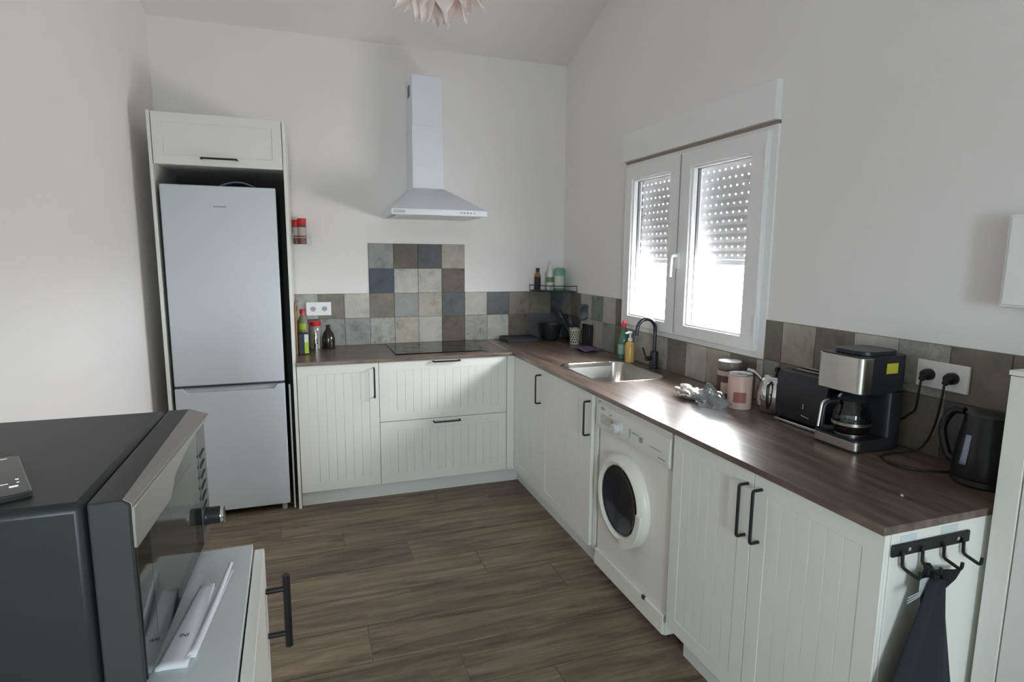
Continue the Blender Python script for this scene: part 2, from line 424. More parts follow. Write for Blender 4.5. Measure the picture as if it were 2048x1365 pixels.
# ---- window with two sashes
wn = thing('window_1', 'white two-sash window over the worktop beside the sink', 'window', (.03, -1.575, 1.096), kind='structure')
AX = lambda a, b, d: (d, a, b)
def ring(y0, y1, z0, z1, w, wz=None):
    wz = wz or w
    return [(y0, z0), (y1, z0), (y1, z1), (y0, z1)], [(y0-w, z0+wz), (y1+w, z0+wz), (y1+w, z1-wz), (y0-w, z1-wz)]
o_, h_ = ring(WY0, WY1, WZ0, WZ1, .045)
B().plate(o_, [h_], -.008, .07, AX).done('frame', W_PVC, wn, bevel=.003)
MID = -1.548
for (y0, y1, p0, p1) in ((WY0-.03, MID, -1.052, -1.455), (MID-.003, WY1+.04, -1.632, -2.066)):
    s_ = B().plate([(y0, WZ0+.03), (y1, WZ0+.03), (y1, WZ1-.03), (y0, WZ1-.03)], [[(p0, 1.185), (p1, 1.185), (p1, 2.005), (p0, 2.005)]], -.03, .045, AX).done('sash', W_PVC, wn, bevel=.004)
    bd = B(); o2 = [(p0, 1.185), (p1, 1.185), (p1, 2.005), (p0, 2.005)]; i2 = [(p0-.010, 1.195), (p1+.010, 1.195), (p1+.010, 1.995), (p0-.010, 1.995)]
    bd.plate(o2, [i2], -.018, .0095, AX).done('glazing_bead', W_PVC, s_, bevel=.002)
    B().box(.010, .014, p1, p0, 1.186, 2.004).done('pane', GLASS, s_)
    B().plate([(p0-.001, 1.186), (p1+.001, 1.186), (p1+.001, 2.004), (p0-.001, 2.004)], [[(p0-.011, 1.196), (p1+.011, 1.196), (p1+.011, 1.994), (p0-.011, 1.994)]], .0145, .028, AX).done('spacer_bar', SHUTD, s_)
B().box(-.0335, -.03, MID-.0015, MID+.0015, WZ0+.04, WZ1-.04).done('meeting_seam', mat('seam_grey', (150, 150, 152), .6), wn)
hd = B(); hd.box(-.042, -.03, -1.578, -1.552, 1.485, 1.565); hd.tube(round_path([(-.03, -1.565, 1.553), (-.075, -1.565, 1.553), (-.078, -1.565, 1.44)], .015), .009, 10)
hd.done('handle', W_PVC, wn, bevel=.002)
for z in (1.97, 1.24):
    B().lathe([(.008, z-.045), (.008, z+.045)], (-.035, WY1+.034, 0), 12).done('hinge', W_PVC, wn)
B().box(-.036, 0, WY1, WY0+.01, WZ1+.003, 2.283).done('shutter_box', W_PVC, wn, bevel=.002)
B().box(-.012, 0, WY1-.0, WY0, WZ1-.012, WZ1+.003).done('box_seal', mat('sealant', (150, 138, 128), .8), wn)

# ---- roller shutter outside the glass, pulled two thirds down
sh = thing('roller_shutter', 'grey perforated roller shutter half lowered outside the window', 'shutter', (.09, -1.575, 1.5))
SHH = .0424; NC = 27; CP = 1.2/NC
def slat_mesh():
    b = B(); bm = b.bm
    def layer(xo, flip):
        vs = {}
        def V(y, z, bulge):
            key = (round(y, 5), round(z, 5))
            if key not in vs: vs[key] = bm.verts.new((xo-.004*bulge, y, z))
            return vs[key]
        holes = []
        for i in range(NC):
            yc = -.6+CP*(i+.5); y0 = yc-CP/2; y1 = yc+CP/2; z0 = -SHH/2-.0004; z1 = SHH/2+.0004
            outer = [(y1, 0), (y1, z1), (yc, z1), (y0, z1), (y0, 0), (y0, z0), (yc, z0), (y1, z0)]
            ov = [V(y, z, 1-(2*z/SHH)**2) for y, z in outer]
            hv = [V(yc+.0054*math.cos(R(45*k)), .0042*math.sin(R(45*k)), 1) for k in range(8)]
            for k in range(8):
                f = [ov[k], ov[(k+1) % 8], hv[(k+1) % 8], hv[k]]
                bm.faces.new(f[::-1] if flip else f)
            holes.append(hv)
        return holes
    h1 = layer(0, False); h2 = layer(.0016, True)
    for a, c in zip(h1, h2):
        for k in range(8): bm.faces.new((a[k], a[(k+1) % 8], c[(k+1) % 8], c[k]))
    return b.mesh('slat', recalc=False)
sm = slat_mesh(); sm.materials.append(SHUT)
nz = 15
offs = [.0, .003, .001, .011, -.008, .011, .008, .0, -.006, .006, -.005, .004, 0, .01, .002]
for k in range(nz):
    o = bpy.data.objects.new('slat', sm); C.objects.link(o); o.parent = sh; o.location = (0, offs[k], .035+SHH*(k+.5))
B().box(.086, .096, -2.175, -.975, 1.507, 1.533).done('bottom_bar', SHUT, sh, bevel=.002)
for y in (-.972, -2.178):
    B().box(.0705, .108, y-.02, y+.02, 1.10, 2.115).done('guide_rail', SHUTD, sh)

# ================================================================== kitchen fronts
PB = lambda x0: (lambda u, d, z: (x0+u, F+.018-d, z))        # back run: fronts face the room
PR = lambda y0: (lambda u, d, z: (F+.018-d, y0-u, z))        # right run
def bar_handle(parent, P, p0, p1, m=BLACK):
    """C-shaped bar handle, p0 and p1 in (u,z) on the front"""
    d0, d1 = .018, .018+.034
    pts = [P(p0[0], d0, p0[1]), P(p0[0], d1, p0[1]), P(p1[0], d1, p1[1]), P(p1[0], d0, p1[1])]
    return B().tube(round_path(pts, .008), .0052, 8).done('handle', m, parent)
def front(root, name, P, u0, u1, z0, z1, rail=.058, bw=.052):
    """panelled front: frame with a field of vertical boards"""
    g = .0015; u0 += g; u1 -= g; z0 += g; z1 -= g
    b = B(); b.plate([(u0, z0), (u1, z0), (u1, z1), (u0, z1)], [[(u0+rail, z0+rail), (u1-rail, z0+rail), (u1-rail, z1-rail), (u0+rail, z1-rail)]], .006, .018, lambda a, c, d: P(a, d, c))
    b.box(u0, u1, 0, .0055, z0, z1, P=lambda a, d, c: P(a, d, c))
    o = b.done(name, W_CAB, root, bevel=.0012, seg=1)
    a0, a1 = u0+rail, u1-rail; n = max(1, round((a1-a0)/bw)); st = (a1-a0)/n
    for k in range(n):
        B().box(a0+st*k+.0004, a0+st*(k+1)-.0004, .0056, .0162, z0+rail, z1-rail, P=P).done('board', W_CAB, o, bevel=.0008, seg=1)
    return o
def carcass(root, x0, x1, y0, y1, z0=.097, z1=.884, open_top=True):
    b = B(); t = .016
    b.box(x0, x1, y0, y1, z0, z0+t)
    b.box(x0, x1, y1-t, y1, z0+t, z1) if False else None
    return b
def carc_back(root, x0, x1):
    t = .016; b = B()
    b.box(x0, x0+t, -.60, -.03, .09, .885); b.box(x1-t, x1, -.60, -.03, .09, .885); b.box(x0+t, x1-t, -.60, -.03, .09, .106); b.box(x0+t, x1-t, -.04, -.03, .106, .885)
    return b.done('carcass', W_CARC, root)
def carc_right(root, y0, y1):
    t = .016; b = B()
    b.box(-.60, -.03, y0-t, y0, .09, .885); b.box(-.60, -.03, y1, y1+t, .09, .885); b.box(-.60, -.03, y1+t, y0-t, .09, .106); b.box(-.04, -.03, y1+t, y0-t, .106, .885)
    return b.done('carcass', W_CARC, root)
X0, X1, X2 = -1.988, -1.511, -.673
ZD0, ZDM, ZD1 = .097, .503, .888
# back run: single door cabinet
t = thing('base_cabinet', 'white single-door base cabinet beside the tall refrigerator housing', 'cabinet', (-1.75, -.3, .0))
carc_back(t, X0, X1)
d = front(t, 'door', PB(X0), 0, X1-X0, ZD0, ZD1)
bar_handle(d, PB(X0), (X1-X0-.03, .855), (X1-X0-.03, .672))
# back run: two drawers under the hob
t = thing('drawer_cabinet', 'white two-drawer base cabinet under the black hob', 'cabinet', (-1.09, -.3, .0))
carc_back(t, X1+.001, X2)
wd = X2-X1
d = front(t, 'drawer', PB(X1), 0, wd, ZDM, ZD1); bar_handle(d, PB(X1), (.34, .878), (.512, .878))
d = front(t, 'drawer', PB(X1), 0, wd, ZD0, ZDM); bar_handle(d, PB(X1), (.34, .483), (.512, .483))
# corner filler post
fp = B(); fp.box(X2+.002, F, F, F+.018, ZD0, ZD1); fp.box(F, F+.018, -.635, F, ZD0, ZD1)
tag(fp.done('corner_filler', W_CAB, None, base=(-.65, F, 0), bevel=.001), 'narrow white filler strip in the inner cabinet corner', 'filler strip')
# right run
Y0, Y1, Y2, Y3, Y4, Y5 = -.636, -1.116, -1.761, -2.437, -2.862, -3.302
t = thing('corner_cabinet', 'white single-door corner base cabinet left of the sink', 'cabinet', (-.3, -.9, 0))
carc_right(t, Y0, Y1)
d = front(t, 'door', PR(Y0), 0, Y0-Y1, ZD0, ZD1); bar_handle(d, PR(Y0), (Y0-Y1-.022, .846), (Y0-Y1-.022, .676))
t = thing('sink_cabinet', 'white single-door base cabinet under the sink beside the washing machine', 'cabinet', (-.3, -1.44, 0))
carc_right(t, Y1-.001, Y2)
d = front(t, 'door', PR(Y1), 0, Y1-Y2, ZD0, ZD1); bar_handle(d, PR(Y1), (Y1-Y2-.022, .842), (Y1-Y2-.022, .672))
B().box(-.60, -.03, -1.792, -1.7625, .09, .885).done('side_panel', W_CAB, t, bevel=.001)
t = thing('double_cabinet', 'white two-door base cabinet at the near end of the worktop', 'cabinet', (-.3, -2.87, 0))
carc_right(t, Y3, Y5+.016)
d = front(t, 'door', PR(Y3), 0, Y3-Y4, ZD0, ZD1); bar_handle(d, PR(Y3), (Y3-Y4-.026, .84), (Y3-Y4-.026, .669))
d = front(t, 'door', PR(Y4), 0, Y4-Y5, ZD0, ZD1); bar_handle(d, PR(Y4), (.034, .842), (.034, .672))
B().box(-.6005, -.02, Y5, Y5+.0155, .0, .888).done('end_panel', W_CAB, t, bevel=.001)
# plinths
tag(B().box(-1.988, -.577, -.575, -.56, .0, .089).done('plinth', W_PLIN, None, base=(-1.28, -.57, 0)), 'white plinth board under the cabinets below the hob', 'plinth')
tag(B().box(-.575, -.56, -1.795, -.56, .0, .089).done('plinth', W_PLIN, None, base=(-.57, -1.2, 0)), 'white plinth board under the sink-side cabinets', 'plinth')
tag(B().box(-.575, -.56, -3.285, -2.50, .0, .089).done('plinth', W_PLIN, None, base=(-.57, -2.9, 0)), 'white plinth board under the two-door near cabinet', 'plinth')

# worktops
wt = B().box(-1.989, T-.0015, T, -.009, ZT-.021, ZT).done('worktop', WT_X, None, base=(-1.3, -.32, ZT-.02), bevel=.0015)
tag(wt, 'dark wood worktop along the back wall carrying the hob', 'worktop')
SX0, SX1, SY0, SY1 = -.522, -.115, -1.655, -1.125
hole = [(a, b) for a, b in rrect(SX0, SX1, SY0, SY1, .075, 6)]
YE = -3.306
wt = B().plate([(T, -.009), (-.009, -.009), (-.009, YE), (T, YE)], [hole], ZT, ZT-.021, lambda a, b, d: (a, b, d)).done('worktop', WT_Y, None, base=(-.32, -1.9, ZT-.02))
tag(wt, 'long dark wood worktop along the window wall with the sink', 'worktop')
js = B().box(T-.004, T+.004, T-.003, -.012, ZT, ZT+.0015); js.box(T-.005, T+.005, T-.005, T+.0, ZT-.006, ZT+.0015)
tag(js.done('joint_strip', CHROME, None, base=(T, -.3, ZT), bevel=.0005), 'thin metal joint strip between the two worktops', 'joint strip')

# sink
t = thing('sink', 'stainless steel single-bowl sink set into the worktop', 'sink', (-.32, -1.39, .74))
def sink_rings():
    b = B(); bm = b.bm; rings = []
    spec = [(.014, ZT+.0012), (.012, ZT+.0025), (-.001, ZT+.0022), (-.004, ZT-.006), (-.010, ZT-.14), (-.022, ZT-.165), (-.055, ZT-.175)]
    for off, z in spec:
        rr = max(.02, .075+off)
        rings.append([bm.verts.new((x, y, z)) for x, y in rrect(SX0-off, SX1+off, SY0-off, SY1+off, rr, 6)])
    for a, c in zip(rings, rings[1:]):
        n = len(a)
        for k in range(n): bm.faces.new((a[k], a[(k+1) % n], c[(k+1) % n], c[k]))
    bm.faces.new(rings[-1])
    return b
sink_rings().done('bowl', STEELD, t)
B().lathe([(.042, ZT-.174), (.040, ZT-.171), (.028, ZT-.171), (.026, ZT-.1735)], (-.318, -1.39, 0), 24).done('drain', CHROME, t)
for dy in (-.016, .016):
    B().lathe([(.008, -.1205), (.008, -.1225)], (0, -1.52+dy, ZT-.055), 14, axis='x').done('overflow_hole', BLACK, t)

# faucet
t = thing('faucet', 'dark grey high-arc faucet standing behind the sink', 'faucet', (-.045, -1.39, ZT))
FM = mat('faucet_gunmetal', (72, 72, 78), .25, metal=.8)
fx, fy = -.045, -1.395
B().lathe([(.028, ZT), (.028, ZT+.006), (.024, ZT+.008), (.024, ZT+.095), (.02, ZT+.1), (.014, ZT+.104)], (fx, fy, 0), 24).done('base', FM, t)
sp = [(fx, fy, ZT+.1), (fx, fy, ZT+.2)]
for k in range(0, 11):
    a = R(180*k/10-0); sp.append((fx-.058+.058*math.cos(a), fy, ZT+.23+.058*math.sin(a)))
sp.append((fx-.118, fy+.002, ZT+.195))
B().tube(sp, .0105, 14).done('spout', FM, t)
lv = B(); lv.lathe([(.014, 0), (.014, .035)], (0, 0, 0), 14, axis='x')
for v in lv.bm.verts: v.co = Vector((fx-.018-v.co.x, fy+v.co.y, ZT+.06+v.co.z))
lv.tube([(fx-.05, fy, ZT+.06), (fx-.075, fy+.004, ZT+.125)], .005, 10)
lv.done('lever', FM, t)

# ================================================================== hob and hood
t = thing('induction_hob', 'black glass hob set into the back worktop', 'hob', (-1.08, -.27, ZT))
B().box(-1.39, -.765, -.51, -.055, ZT+.0003, ZT+.006).done('glass_plate', HOB, t, bevel=.002)
rm = mat('hob_marking', (40, 40, 43), .3)
for (cx, cy_, r) in ((-1.24, -.38, .085), (-1.24, -.17, .07), (-.92, -.36, .075), (-.92, -.17, .095)):
    B().tube([(cx+r*math.cos(2*math.pi*k/40), cy_+r*math.sin(2*math.pi*k/40), ZT+.0062) for k in range(40)], .0006, 4, closed=True).done('zone_ring', rm, t)
t = thing('range_hood', 'white pyramid range hood with a tall chimney on the back wall', 'range hood', (-1.1, -.2, 1.8))
HX0, HX1, HC0, HC1 = -1.392, -.772, -1.218, -1.012
HD, CD = -.48, -.26
b = B()
b.pts([(HX0, HD, 1.835), (HX1, HD, 1.835), (HX1, 0, 1.835), (HX0, 0, 1.835), (HC0-.006, CD-.008, 1.985), (HC1+.006, CD-.008, 1.985), (HC1+.006, 0, 1.985), (HC0-.006, 0, 1.985)],
      [(0, 1, 5, 4), (1, 2, 6, 5), (2, 3, 7, 6), (3, 0, 4, 7), (4, 5, 6, 7), (0, 3, 2, 1)])
b.done('canopy', HOODM, t, bevel=.002)
B().box(HX0-.002, HX1+.002, HD-.002, 0, 1.798, 1.835).done('rim', HOODM, t, bevel=.002)
B().box(HX0+.03, HX1-.03, HD+.04, -.05, 1.793, 1.798).done('filter', STEEL, t)
B().box(HC0, HC1, CD, 0, 1.983, 2.39).done('lower_chimney', HOODM, t, bevel=.002)
B().box(HC0+.004, HC1-.004, CD+.004, 0, 2.39, 2.708).done('upper_chimney', HOODM, t, bevel=.002)
B().box(HC0+.0025, HC0+.006, -.17, -.09, 2.59, 2.665).done('vent_slot', DGREY, t)
for k in range(5):
    B().lathe([(.0055, HD-.005), (.0055, HD-.001)], (-.945+.022*k, 0, 1.817), 12, axis='y').done('button', CHROME, t)
B().box(HX0+.01, HX0+.085, HD-.0028, HD-.0018, 1.808, 1.826).done('name_plate', STEEL, t)

# ================================================================== refrigerator and its housing
t = thing('tall_cabinet', 'tall white housing around the refrigerator with a flap door on top', 'cabinet', (-2.33, -.3, 0))
for x0, x1 in ((-2.666, -2.650), (-2.008, -1.991)):
    B().box(x0, x1, F, -.01, 0, 2.283).done('side_panel', W_CAB, t, bevel=.001)
bb = B(); bb.box(-2.650, -2.008, -.60, -.02, 2.02, 2.036); bb.box(-2.650, -2.008, -.60, -.02, 2.267, 2.283); bb.box(-2.650, -2.008, -.03, -.02, 2.036, 2.267)
bb.done('carcass', W_CARC, t)
B().box(-2.650, -2.008, -.018, -.012, .0, 2.02).done('shade_dark_back_board', mat('shade_dark_back_board', (72, 68, 64), .8), t)  # dark colour puts the shade of the gap into the board
d = front(t, 'door', PB(-2.648), 0, .638, 2.012, 2.281, rail=.05, bw=.7)
bar_handle(d, PB(-2.648), (.23, 2.05), (.405, 2.05))
B().box(-2.036, -2.027, -.585, -.565, 0, .775).done('filler_batten', W_CAB, t)
t = thing('refrigerator', 'white two-door fridge freezer standing inside the tall housing', 'refrigerator', (-2.34, -.3, 0))
B().box(-2.630, -2.058, -.555, -.06, .04, 1.905).done('body', mat('shade_dark_fridge_side', (84, 88, 92), .45), t, bevel=.004)  # sides coloured dark so the gap beside the fridge reads as deep shade
up_ = B().box(-2.632, -2.056, -.612, -.56, .803, 1.912).done('door', W_FRID, t, bevel=.006)
rec = [(-2.632, .045), (-2.056, .045), (-2.056, .79), (-2.095, .79), (-2.115, .762), (-2.57, .762), (-2.592, .79), (-2.632, .79)]
lo_ = B().prism(rec, -.612, -.56, lambda a, b, d: (a, d, b)).done('door', W_FRID, t, bevel=.004)
B().prism([(-2.592, .79), (-2.57, .762), (-2.115, .762), (-2.095, .79)], -.585, -.562, lambda a, b, d: (a, d, b)).done('grip_recess', mat('grip_grey', (190, 194, 198), .4), lo_)
B().box(-2.63, -2.058, -.605, -.56, .791, .802).done('gasket', DGREY, t)
for x in (-2.6, -2.09):
    B().lathe([(.016, 0), (.016, .045)], (x, -.57, 0), 12).done('foot', mat('foot_grey', (180, 180, 180), .5) if x < -2.3 else MATS['foot_grey'], t)
B().box(-2.375, -2.312, -.6128, -.6121, 1.797, 1.803).done('badge', mat('badge_grey', (140, 146, 150), .5), up_)

bk = B(); bk.grid(lambda u, v: (-2.36+.21*u, -.555+.15*v, 1.9065+.032*math.sin(math.pi*u)+.004), 12, 4)
tag(bk.done('booklet', mat('booklet_blue', (122, 126, 150), .6), None, base=(-2.25, -.45, 1.906), solid=.006), 'bent blue-grey booklet lying on top of the refrigerator', 'booklet')

# ================================================================== washing machine
t = thing('washing_machine', 'white front-loading washing machine under the worktop', 'washing machine', (-.3, -2.115, 0))
WA, WB = -1.816, -2.414; WX = -.602
B().box(WX, -.04, WB, WA, .03, .868).done('body', W_WASH, t, bevel=.004)
prof = [(WX+.0, .728), (WX-.016, .735), (WX-.022, .76), (WX-.014, .85), (WX-.002, .862), (WX, .862)]
cp = B().prism(prof, WB+.002, WA-.002, lambda a, b, d: (a, d, b)).done('control_panel', W_WPAN, t, bevel=.002)
B().box(WX-.012, -.05, WB, WA, .866, .884).done('top_lid', W_WASH, t, bevel=.003)
kick = B().prism([(WX-.001, .032), (WX-.016, .04), (WX-.012, .116), (WX-.001, .12)], WB+.003, WA-.003, lambda a, b, d: (a, d, b)).done('kick_panel', W_WASH, t, bevel=.002)
B().box(WX-.0148, WX-.006, -2.275, -2.255, .106, .122).done('latch_slot', DGREY, kick)
PCY, PCZ = -2.07, .47
dr = B().lathe([(.150, WX-.012), (.158, WX-.038), (.172, WX-.045), (.195, WX-.036), (.207, WX-.018), (.208, WX-.001), (.15, WX-.001), (.150, WX-.012)], (0, PCY, PCZ), 56, axis='x', caps=False).done('door', W_WASH, t)
wg = mat('porthole_glass', (34, 36, 42), .07, spec=.6)
B().lathe([(.151, WX-.03), (.135, WX-.024), (.10, WX-.006), (.04, WX-.003), (.0, WX-.003)], (0, PCY, PCZ), 48, axis='x', caps=False).done('porthole', wg, dr)
B().lathe([(.150, WX-.036), (.1505, WX-.024), (.139, WX-.021), (.1385, WX-.025)], (0, PCY, PCZ), 48, axis='x', caps=False).done('porthole_gasket', DGREY, dr)
a_ = [R(a) for a in range(178, 262, 4)]
hp = [(PCY+.1985*math.cos(a), PCZ+.212*math.sin(a)) for a in a_]+[(PCY+.163*math.cos(a), PCZ+.166*math.sin(a)) for a in reversed(a_)]
B().prism(hp, WX-.030, WX-.048, lambda a, b, d: (d, a, b)).done('door_handle', W_WASH, dr, bevel=.003)
B().lathe([(.030, WX-.017), (.029, WX-.03), (.024, WX-.032), (.022, WX-.052), (.019, WX-.055)], (0, -2.03, .79), 28, axis='x').done('program_knob', mat('knob_grey', (205, 205, 208), .35), cp)
B().box(WX-.0235, WX-.0205, -1.965, -1.862, .768, .81).done('detergent_drawer_grip', mat('panel_shade', (196, 196, 190), .5), cp)
pm = mat('panel_print', (158, 158, 155), .5)
for (y0, y1, z0, z1) in ((-1.872, -1.862, .834, .846), (-1.892, -1.876, .836, .842), (-2.125, -2.121, .772, .812), (-2.19, -2.14, .80, .803), (-2.225, -2.2, .779, .80), (-2.36, -2.28, .785, .787), (-2.39, -2.34, .757, .762), (-1.955, -1.94, .822, .828)):
    B().box(WX-.0228, WX-.0185, y1 if y1 < y0 else y0, y0 if y1 < y0 else y1, z0, z1).done('panel_print', pm, cp)
for y in (WA-.05, WB+.05):
    B().lathe([(.02, 0), (.018, .034)], (-.56, y, 0), 12).done('foot', BLACK, t)

# ================================================================== the microwave on its cabinet (turned a little)
RZ = R(1.5)
# local frame: x towards the room, y away from the camera, z up; origin at the far front corner
t = thing('side_cabinet', 'white low cabinet with a black bar handle in the left foreground', 'cabinet', (-2.046, -2.90, 0), RZ, local=True)
B().box(-.62, 0, -1.15, 0, .880, .90).done('top', mat('side_top', (206, 214, 214), .35), t, bevel=.001)
bb = B(); bb.box(-.60, -.003, -1.148, -.002, .08, .88); bb.box(-.56, -.05, -1.1, -.05, 0, .08)
bb.done('body', W_CAB, t)
d = B().box(.003, .023, -.60, -.002, .09, .887).done('door', W_CAB, t, bevel=.001)
hb = B(); hb.tube([(.066, -.035, .66), (.066, -.035, .832)], .0085, 14)
for z in (.692, .80): hb.tube([(.023, -.035, z), (.066, -.035, z)], .0065, 10)
hb.done('handle', BLACK, d)
d = B().box(.003, .023, -1.148, -.602, .09, .887).done('door', W_CAB, t, bevel=.001)
# microwave
t = thing('microwave', 'dark grey microwave oven on the white low cabinet', 'microwave', (-2.146, -2.836, .9), 0, local=True)
def skew(b):
    """the front runs back a little towards the near end"""
    for v in b.bm.verts:
        if v.co.x > -.05: v.co.x -= .014*(-v.co.y/MW)
    return b
MW, MH = .515, .306
B().box(-.46, -.061, -MW, 0, .016, MH).done('body', MWTOP, t, bevel=.012, seg=3)
for x in (-.42, -.1):
    for y in (-MW+.05, -.05): B().lathe([(.016, 0), (.014, .017)], (x, y, 0), 12).done('foot', BLACK, t)
def loft(pa, pb, y0, y1):
    b = B(); n = len(pa)
    vs = [(v, y0, z) for v, z in pa]+[(v, y1, z) for v, z in pb]
    return b.pts(vs, [tuple(range(n)), tuple(range(2*n-1, n-1, -1))]+[(i, (i+1) % n, n+(i+1) % n, n+i) for i in range(n)])
door = loft([(-.058, .02), (.007, .02), (.007, MH-.03), (.0075, MH-.012), (.0075, MH-.008), (-.002, MH-.001), (-.058, MH-.001)],
            [(-.058, .02), (.007, .02), (.007, MH-.03), (.017, MH-.020), (.017, MH-.015), (-.018, MH-.001), (-.058, MH-.001)], -MW, 0); skew(door); door = door.done('front_bezel', MWDOOR, t, bevel=.003)
# silver lip with a wavy finger recess in its far half
def lip():
    n = 40; top = MH-.013; pts_t = []; pts_b = []
    for k in range(n+1):
        y = -MW+.004+(MW-.006)*k/n; s = (y+MW)/MW
        if s < .34: f = 1
        elif s < .44: f = 1-.5*(.5-.5*math.cos(math.pi*(s-.34)/.10))
        elif s < .78: f = .5-.36*math.sin(math.pi/2*(s-.44)/.34)
        else: f = .14
        drop = .062*f
        pts_t.append((y, top)); pts_b.append((y, top-drop))
    return pts_t+pts_b[::-1]
skew(B().prism(lip(), .004, .0112, lambda a, b, d: (d+.0095*(a+MW)/MW, a, b))).done('handle_lip', MWSILV, door, bevel=.0015)
skew(loft([(-.002, MH-.0004), (.0085, MH-.0078), (.0085, MH-.013), (-.002, MH-.006)], [(-.018, MH-.0004), (.0185, MH-.0145), (.0185, MH-.020), (-.018, MH-.006)], -MW+.003, -.001)).done('chamfer_strip', MWSILV, door)
skew(B().box(.005, .009, -MW+.006, -.088, .024, MH-.022)).done('door_glass', MWGLASS, t, bevel=.0015)
skew(B().box(.0088, .0092, -MW+.07, -.15, .055, MH-.075)).done('viewing_window', mat('mw_window', (58, 58, 56), .07, spec=.9), t)
pan = skew(B().box(.005, .009, -.085, -.003, .024, MH-.035)).done('control_panel', mat('mw_panel', (92, 93, 95), .35, metal=.3), t, bevel=.0015)
for k in range(6):
    z = MH-.088-.0235*k
    B().tube([(.0094, -.070, z), (.0094, -.030, z+.003)], .0016, 6).done('button_slot', BLACK, pan)
    B().lathe([(.003, .0085), (.003, .0105)], (0, -.076, z), 10, axis='x').done('indicator_dot', BLACK, pan)
B().lathe([(.020, .008), (.020, .012), (.0185, .014), (.0185, .040), (.017, .043)], (0, -.045, .072), 26, axis='x').done('timer_knob', BLKPL, t)
B().lathe([(.0195, .0375), (.0195, .0405), (.0175, .0438), (.015, .0434)], (0, -.045, .072), 26, axis='x', caps=False).done('knob_ring', CHROME, t)
# phone on top of it
t = thing('phone', 'black smartphone with a lit screen lying on the microwave', 'phone', (-2.322, -3.212, .9+MH), R(25), local=True)
B().plate(rrect(-.075, 0, -.1, .105, .011, 5), [], .0005, .0085, lambda a, b, d: (a, b, d)).done('body', mat('phone_edge', (120, 124, 124), .2, metal=.9), t, bevel=.0015)
B().plate(rrect(-.073, -.002, -.098, .103, .010, 5), [], .0086, .0092, lambda a, b, d: (a, b, d)).done('screen', mat('phone_screen', (16, 15, 14), .08, spec=.8), t)
ic = mat('screen_icons', (235, 240, 250), .4, emit=(235, 240, 250), estr=.7)
for (x, y, w_, h_) in ((-.022, .092, .014, .0014), (-.012, -.03, .004, .004), (-.03, -.045, .014, .002), (-.012, -.045, .003, .003), (-.018, -.062, .01, .006), (-.045, -.05, .01, .002), (-.05, -.085, .006, .003), (-.06, .06, .02, .002)):
    B().box(x-w_/2, x+w_/2, y-h_/2, y+h_/2, .0092, .0095).done('icon', ic, t)
# leaflets in front of it
def leaflet(label, loc, rz, L, Wd, h, lift, rows, body=None):
    t = thing('leaflet', label, 'leaflet', loc, rz, local=True, group='folded leaflets before the microwave')
    for i in range(rows):
        f = lambda u, v, i=i: ((u-.5)*Wd*(1-.45*v), -L/2+L*v, h+.003*i+(lift*v*v if i else lift*.3*v)+.003*math.sin(math.pi*u)*(1 if i else .3))
        B().grid(f, 8, 16).done('sheet', PAPER, t, solid=.0007)
    if body:
        text('print', body, .012, t, (0, -L*.18, h+.0088), (0, 0, 0), mat('print_ink', (40, 40, 48), .6))
    return t
leaflet('lilac-white folded leaflet printed INI lying before the microwave', (-2.122, -3.185, .9005), R(-5), .23, .046, .002, .006, 2, 'INI')
leaflet('pale leaflet standing on edge beneath the printed one', (-2.092, -3.15, .9005), R(-7), .26, .014, .002, .018, 2)

# ================================================================== things at the near right
t = thing('half_height_cabinet', 'plain white half-height unit against the wall past the worktop end', 'cabinet', (-.14, -3.7, 0))
B().box(-.28, -.012, -3.374, -3.322, 0, 1.262).done('side_panel', W_CAB, t, bevel=.001)
B().box(-.278, -.012, -4.2, -3.378, 0, 1.262).done('body', W_CARC, t, bevel=.001)
B().box(-.284, -.012, -4.2, -3.320, 1.264, 1.276).done('top', W_CAB, t, bevel=.001)
t = thing('wall_box', 'white box mounted on the wall above the half-height unit', 'wall box', (-.05, -3.3, 1.41))
B().box(-.075, -.001, -3.5, -3.15, 1.412, 1.668).done('case', W_PVC, t, bevel=.004)
B().box(-.079, -.0755, -3.49, -3.16, 1.42, 1.66).done('cover', W_PVC, t, bevel=.002)
# double sockets
def socket(label, P, a0, a1, z0, z1):
    c = P((a0+a1)/2, 0, z0)
    t = thing('double_socket', label, 'socket', c)
    B().box(a0, a1, .009, .018, z0, z1, P=P).done('cover_plate', W_PVC, t, bevel=.002)
    for k in (.27, .73):
        ac = a0+(a1-a0)*k; zc = (z0+z1)/2
        rim = B(); n = 24
        pr = [(.0205, .0182), (.0205, .0195), (.0185, .0195), (.0175, .0183)]
        rings = [[rim.bm.verts.new(P(ac+r*math.cos(2*math.pi*i/n), d, zc+r*math.sin(2*math.pi*i/n))) for i in range(n)] for r, d in pr]
        for x, y in zip(rings, rings[1:]):
            for i in range(n): rim.bm.faces.new((x[i], x[(i+1) % n], y[(i+1) % n], y[i]))
        rim.done('insert_rim', W_PVC, t)
        dd = B(); ring_ = [dd.bm.verts.new(P(ac+.0175*math.cos(2*math.pi*i/n), .0181, zc+.0175*math.sin(2*math.pi*i/n))) for i in range(n)]; dd.bm.faces.new(ring_)
        dd.done('insert', mat('socket_grey', (172, 174, 174), .5) if 'socket_grey' not in MATS else MATS['socket_grey'], t)
        for s in (-.008, .008):
            B().box(ac+s-.0025, ac+s+.0025, .0182, .0186, zc-.0025, zc+.0025, P=P).done('pin_hole', BLACK, t)
PBW = lambda a, d, z: (a, -d, z)
PRW = lambda a, d, z: (-d, a, z)
socket('white double socket with empty inserts on the back tiles', PBW, -1.921, -1.757, 1.127, 1.219)
socket('white double socket holding two black plugs on the right tiles', PRW, -3.062, -2.9, 1.133, 1.220)
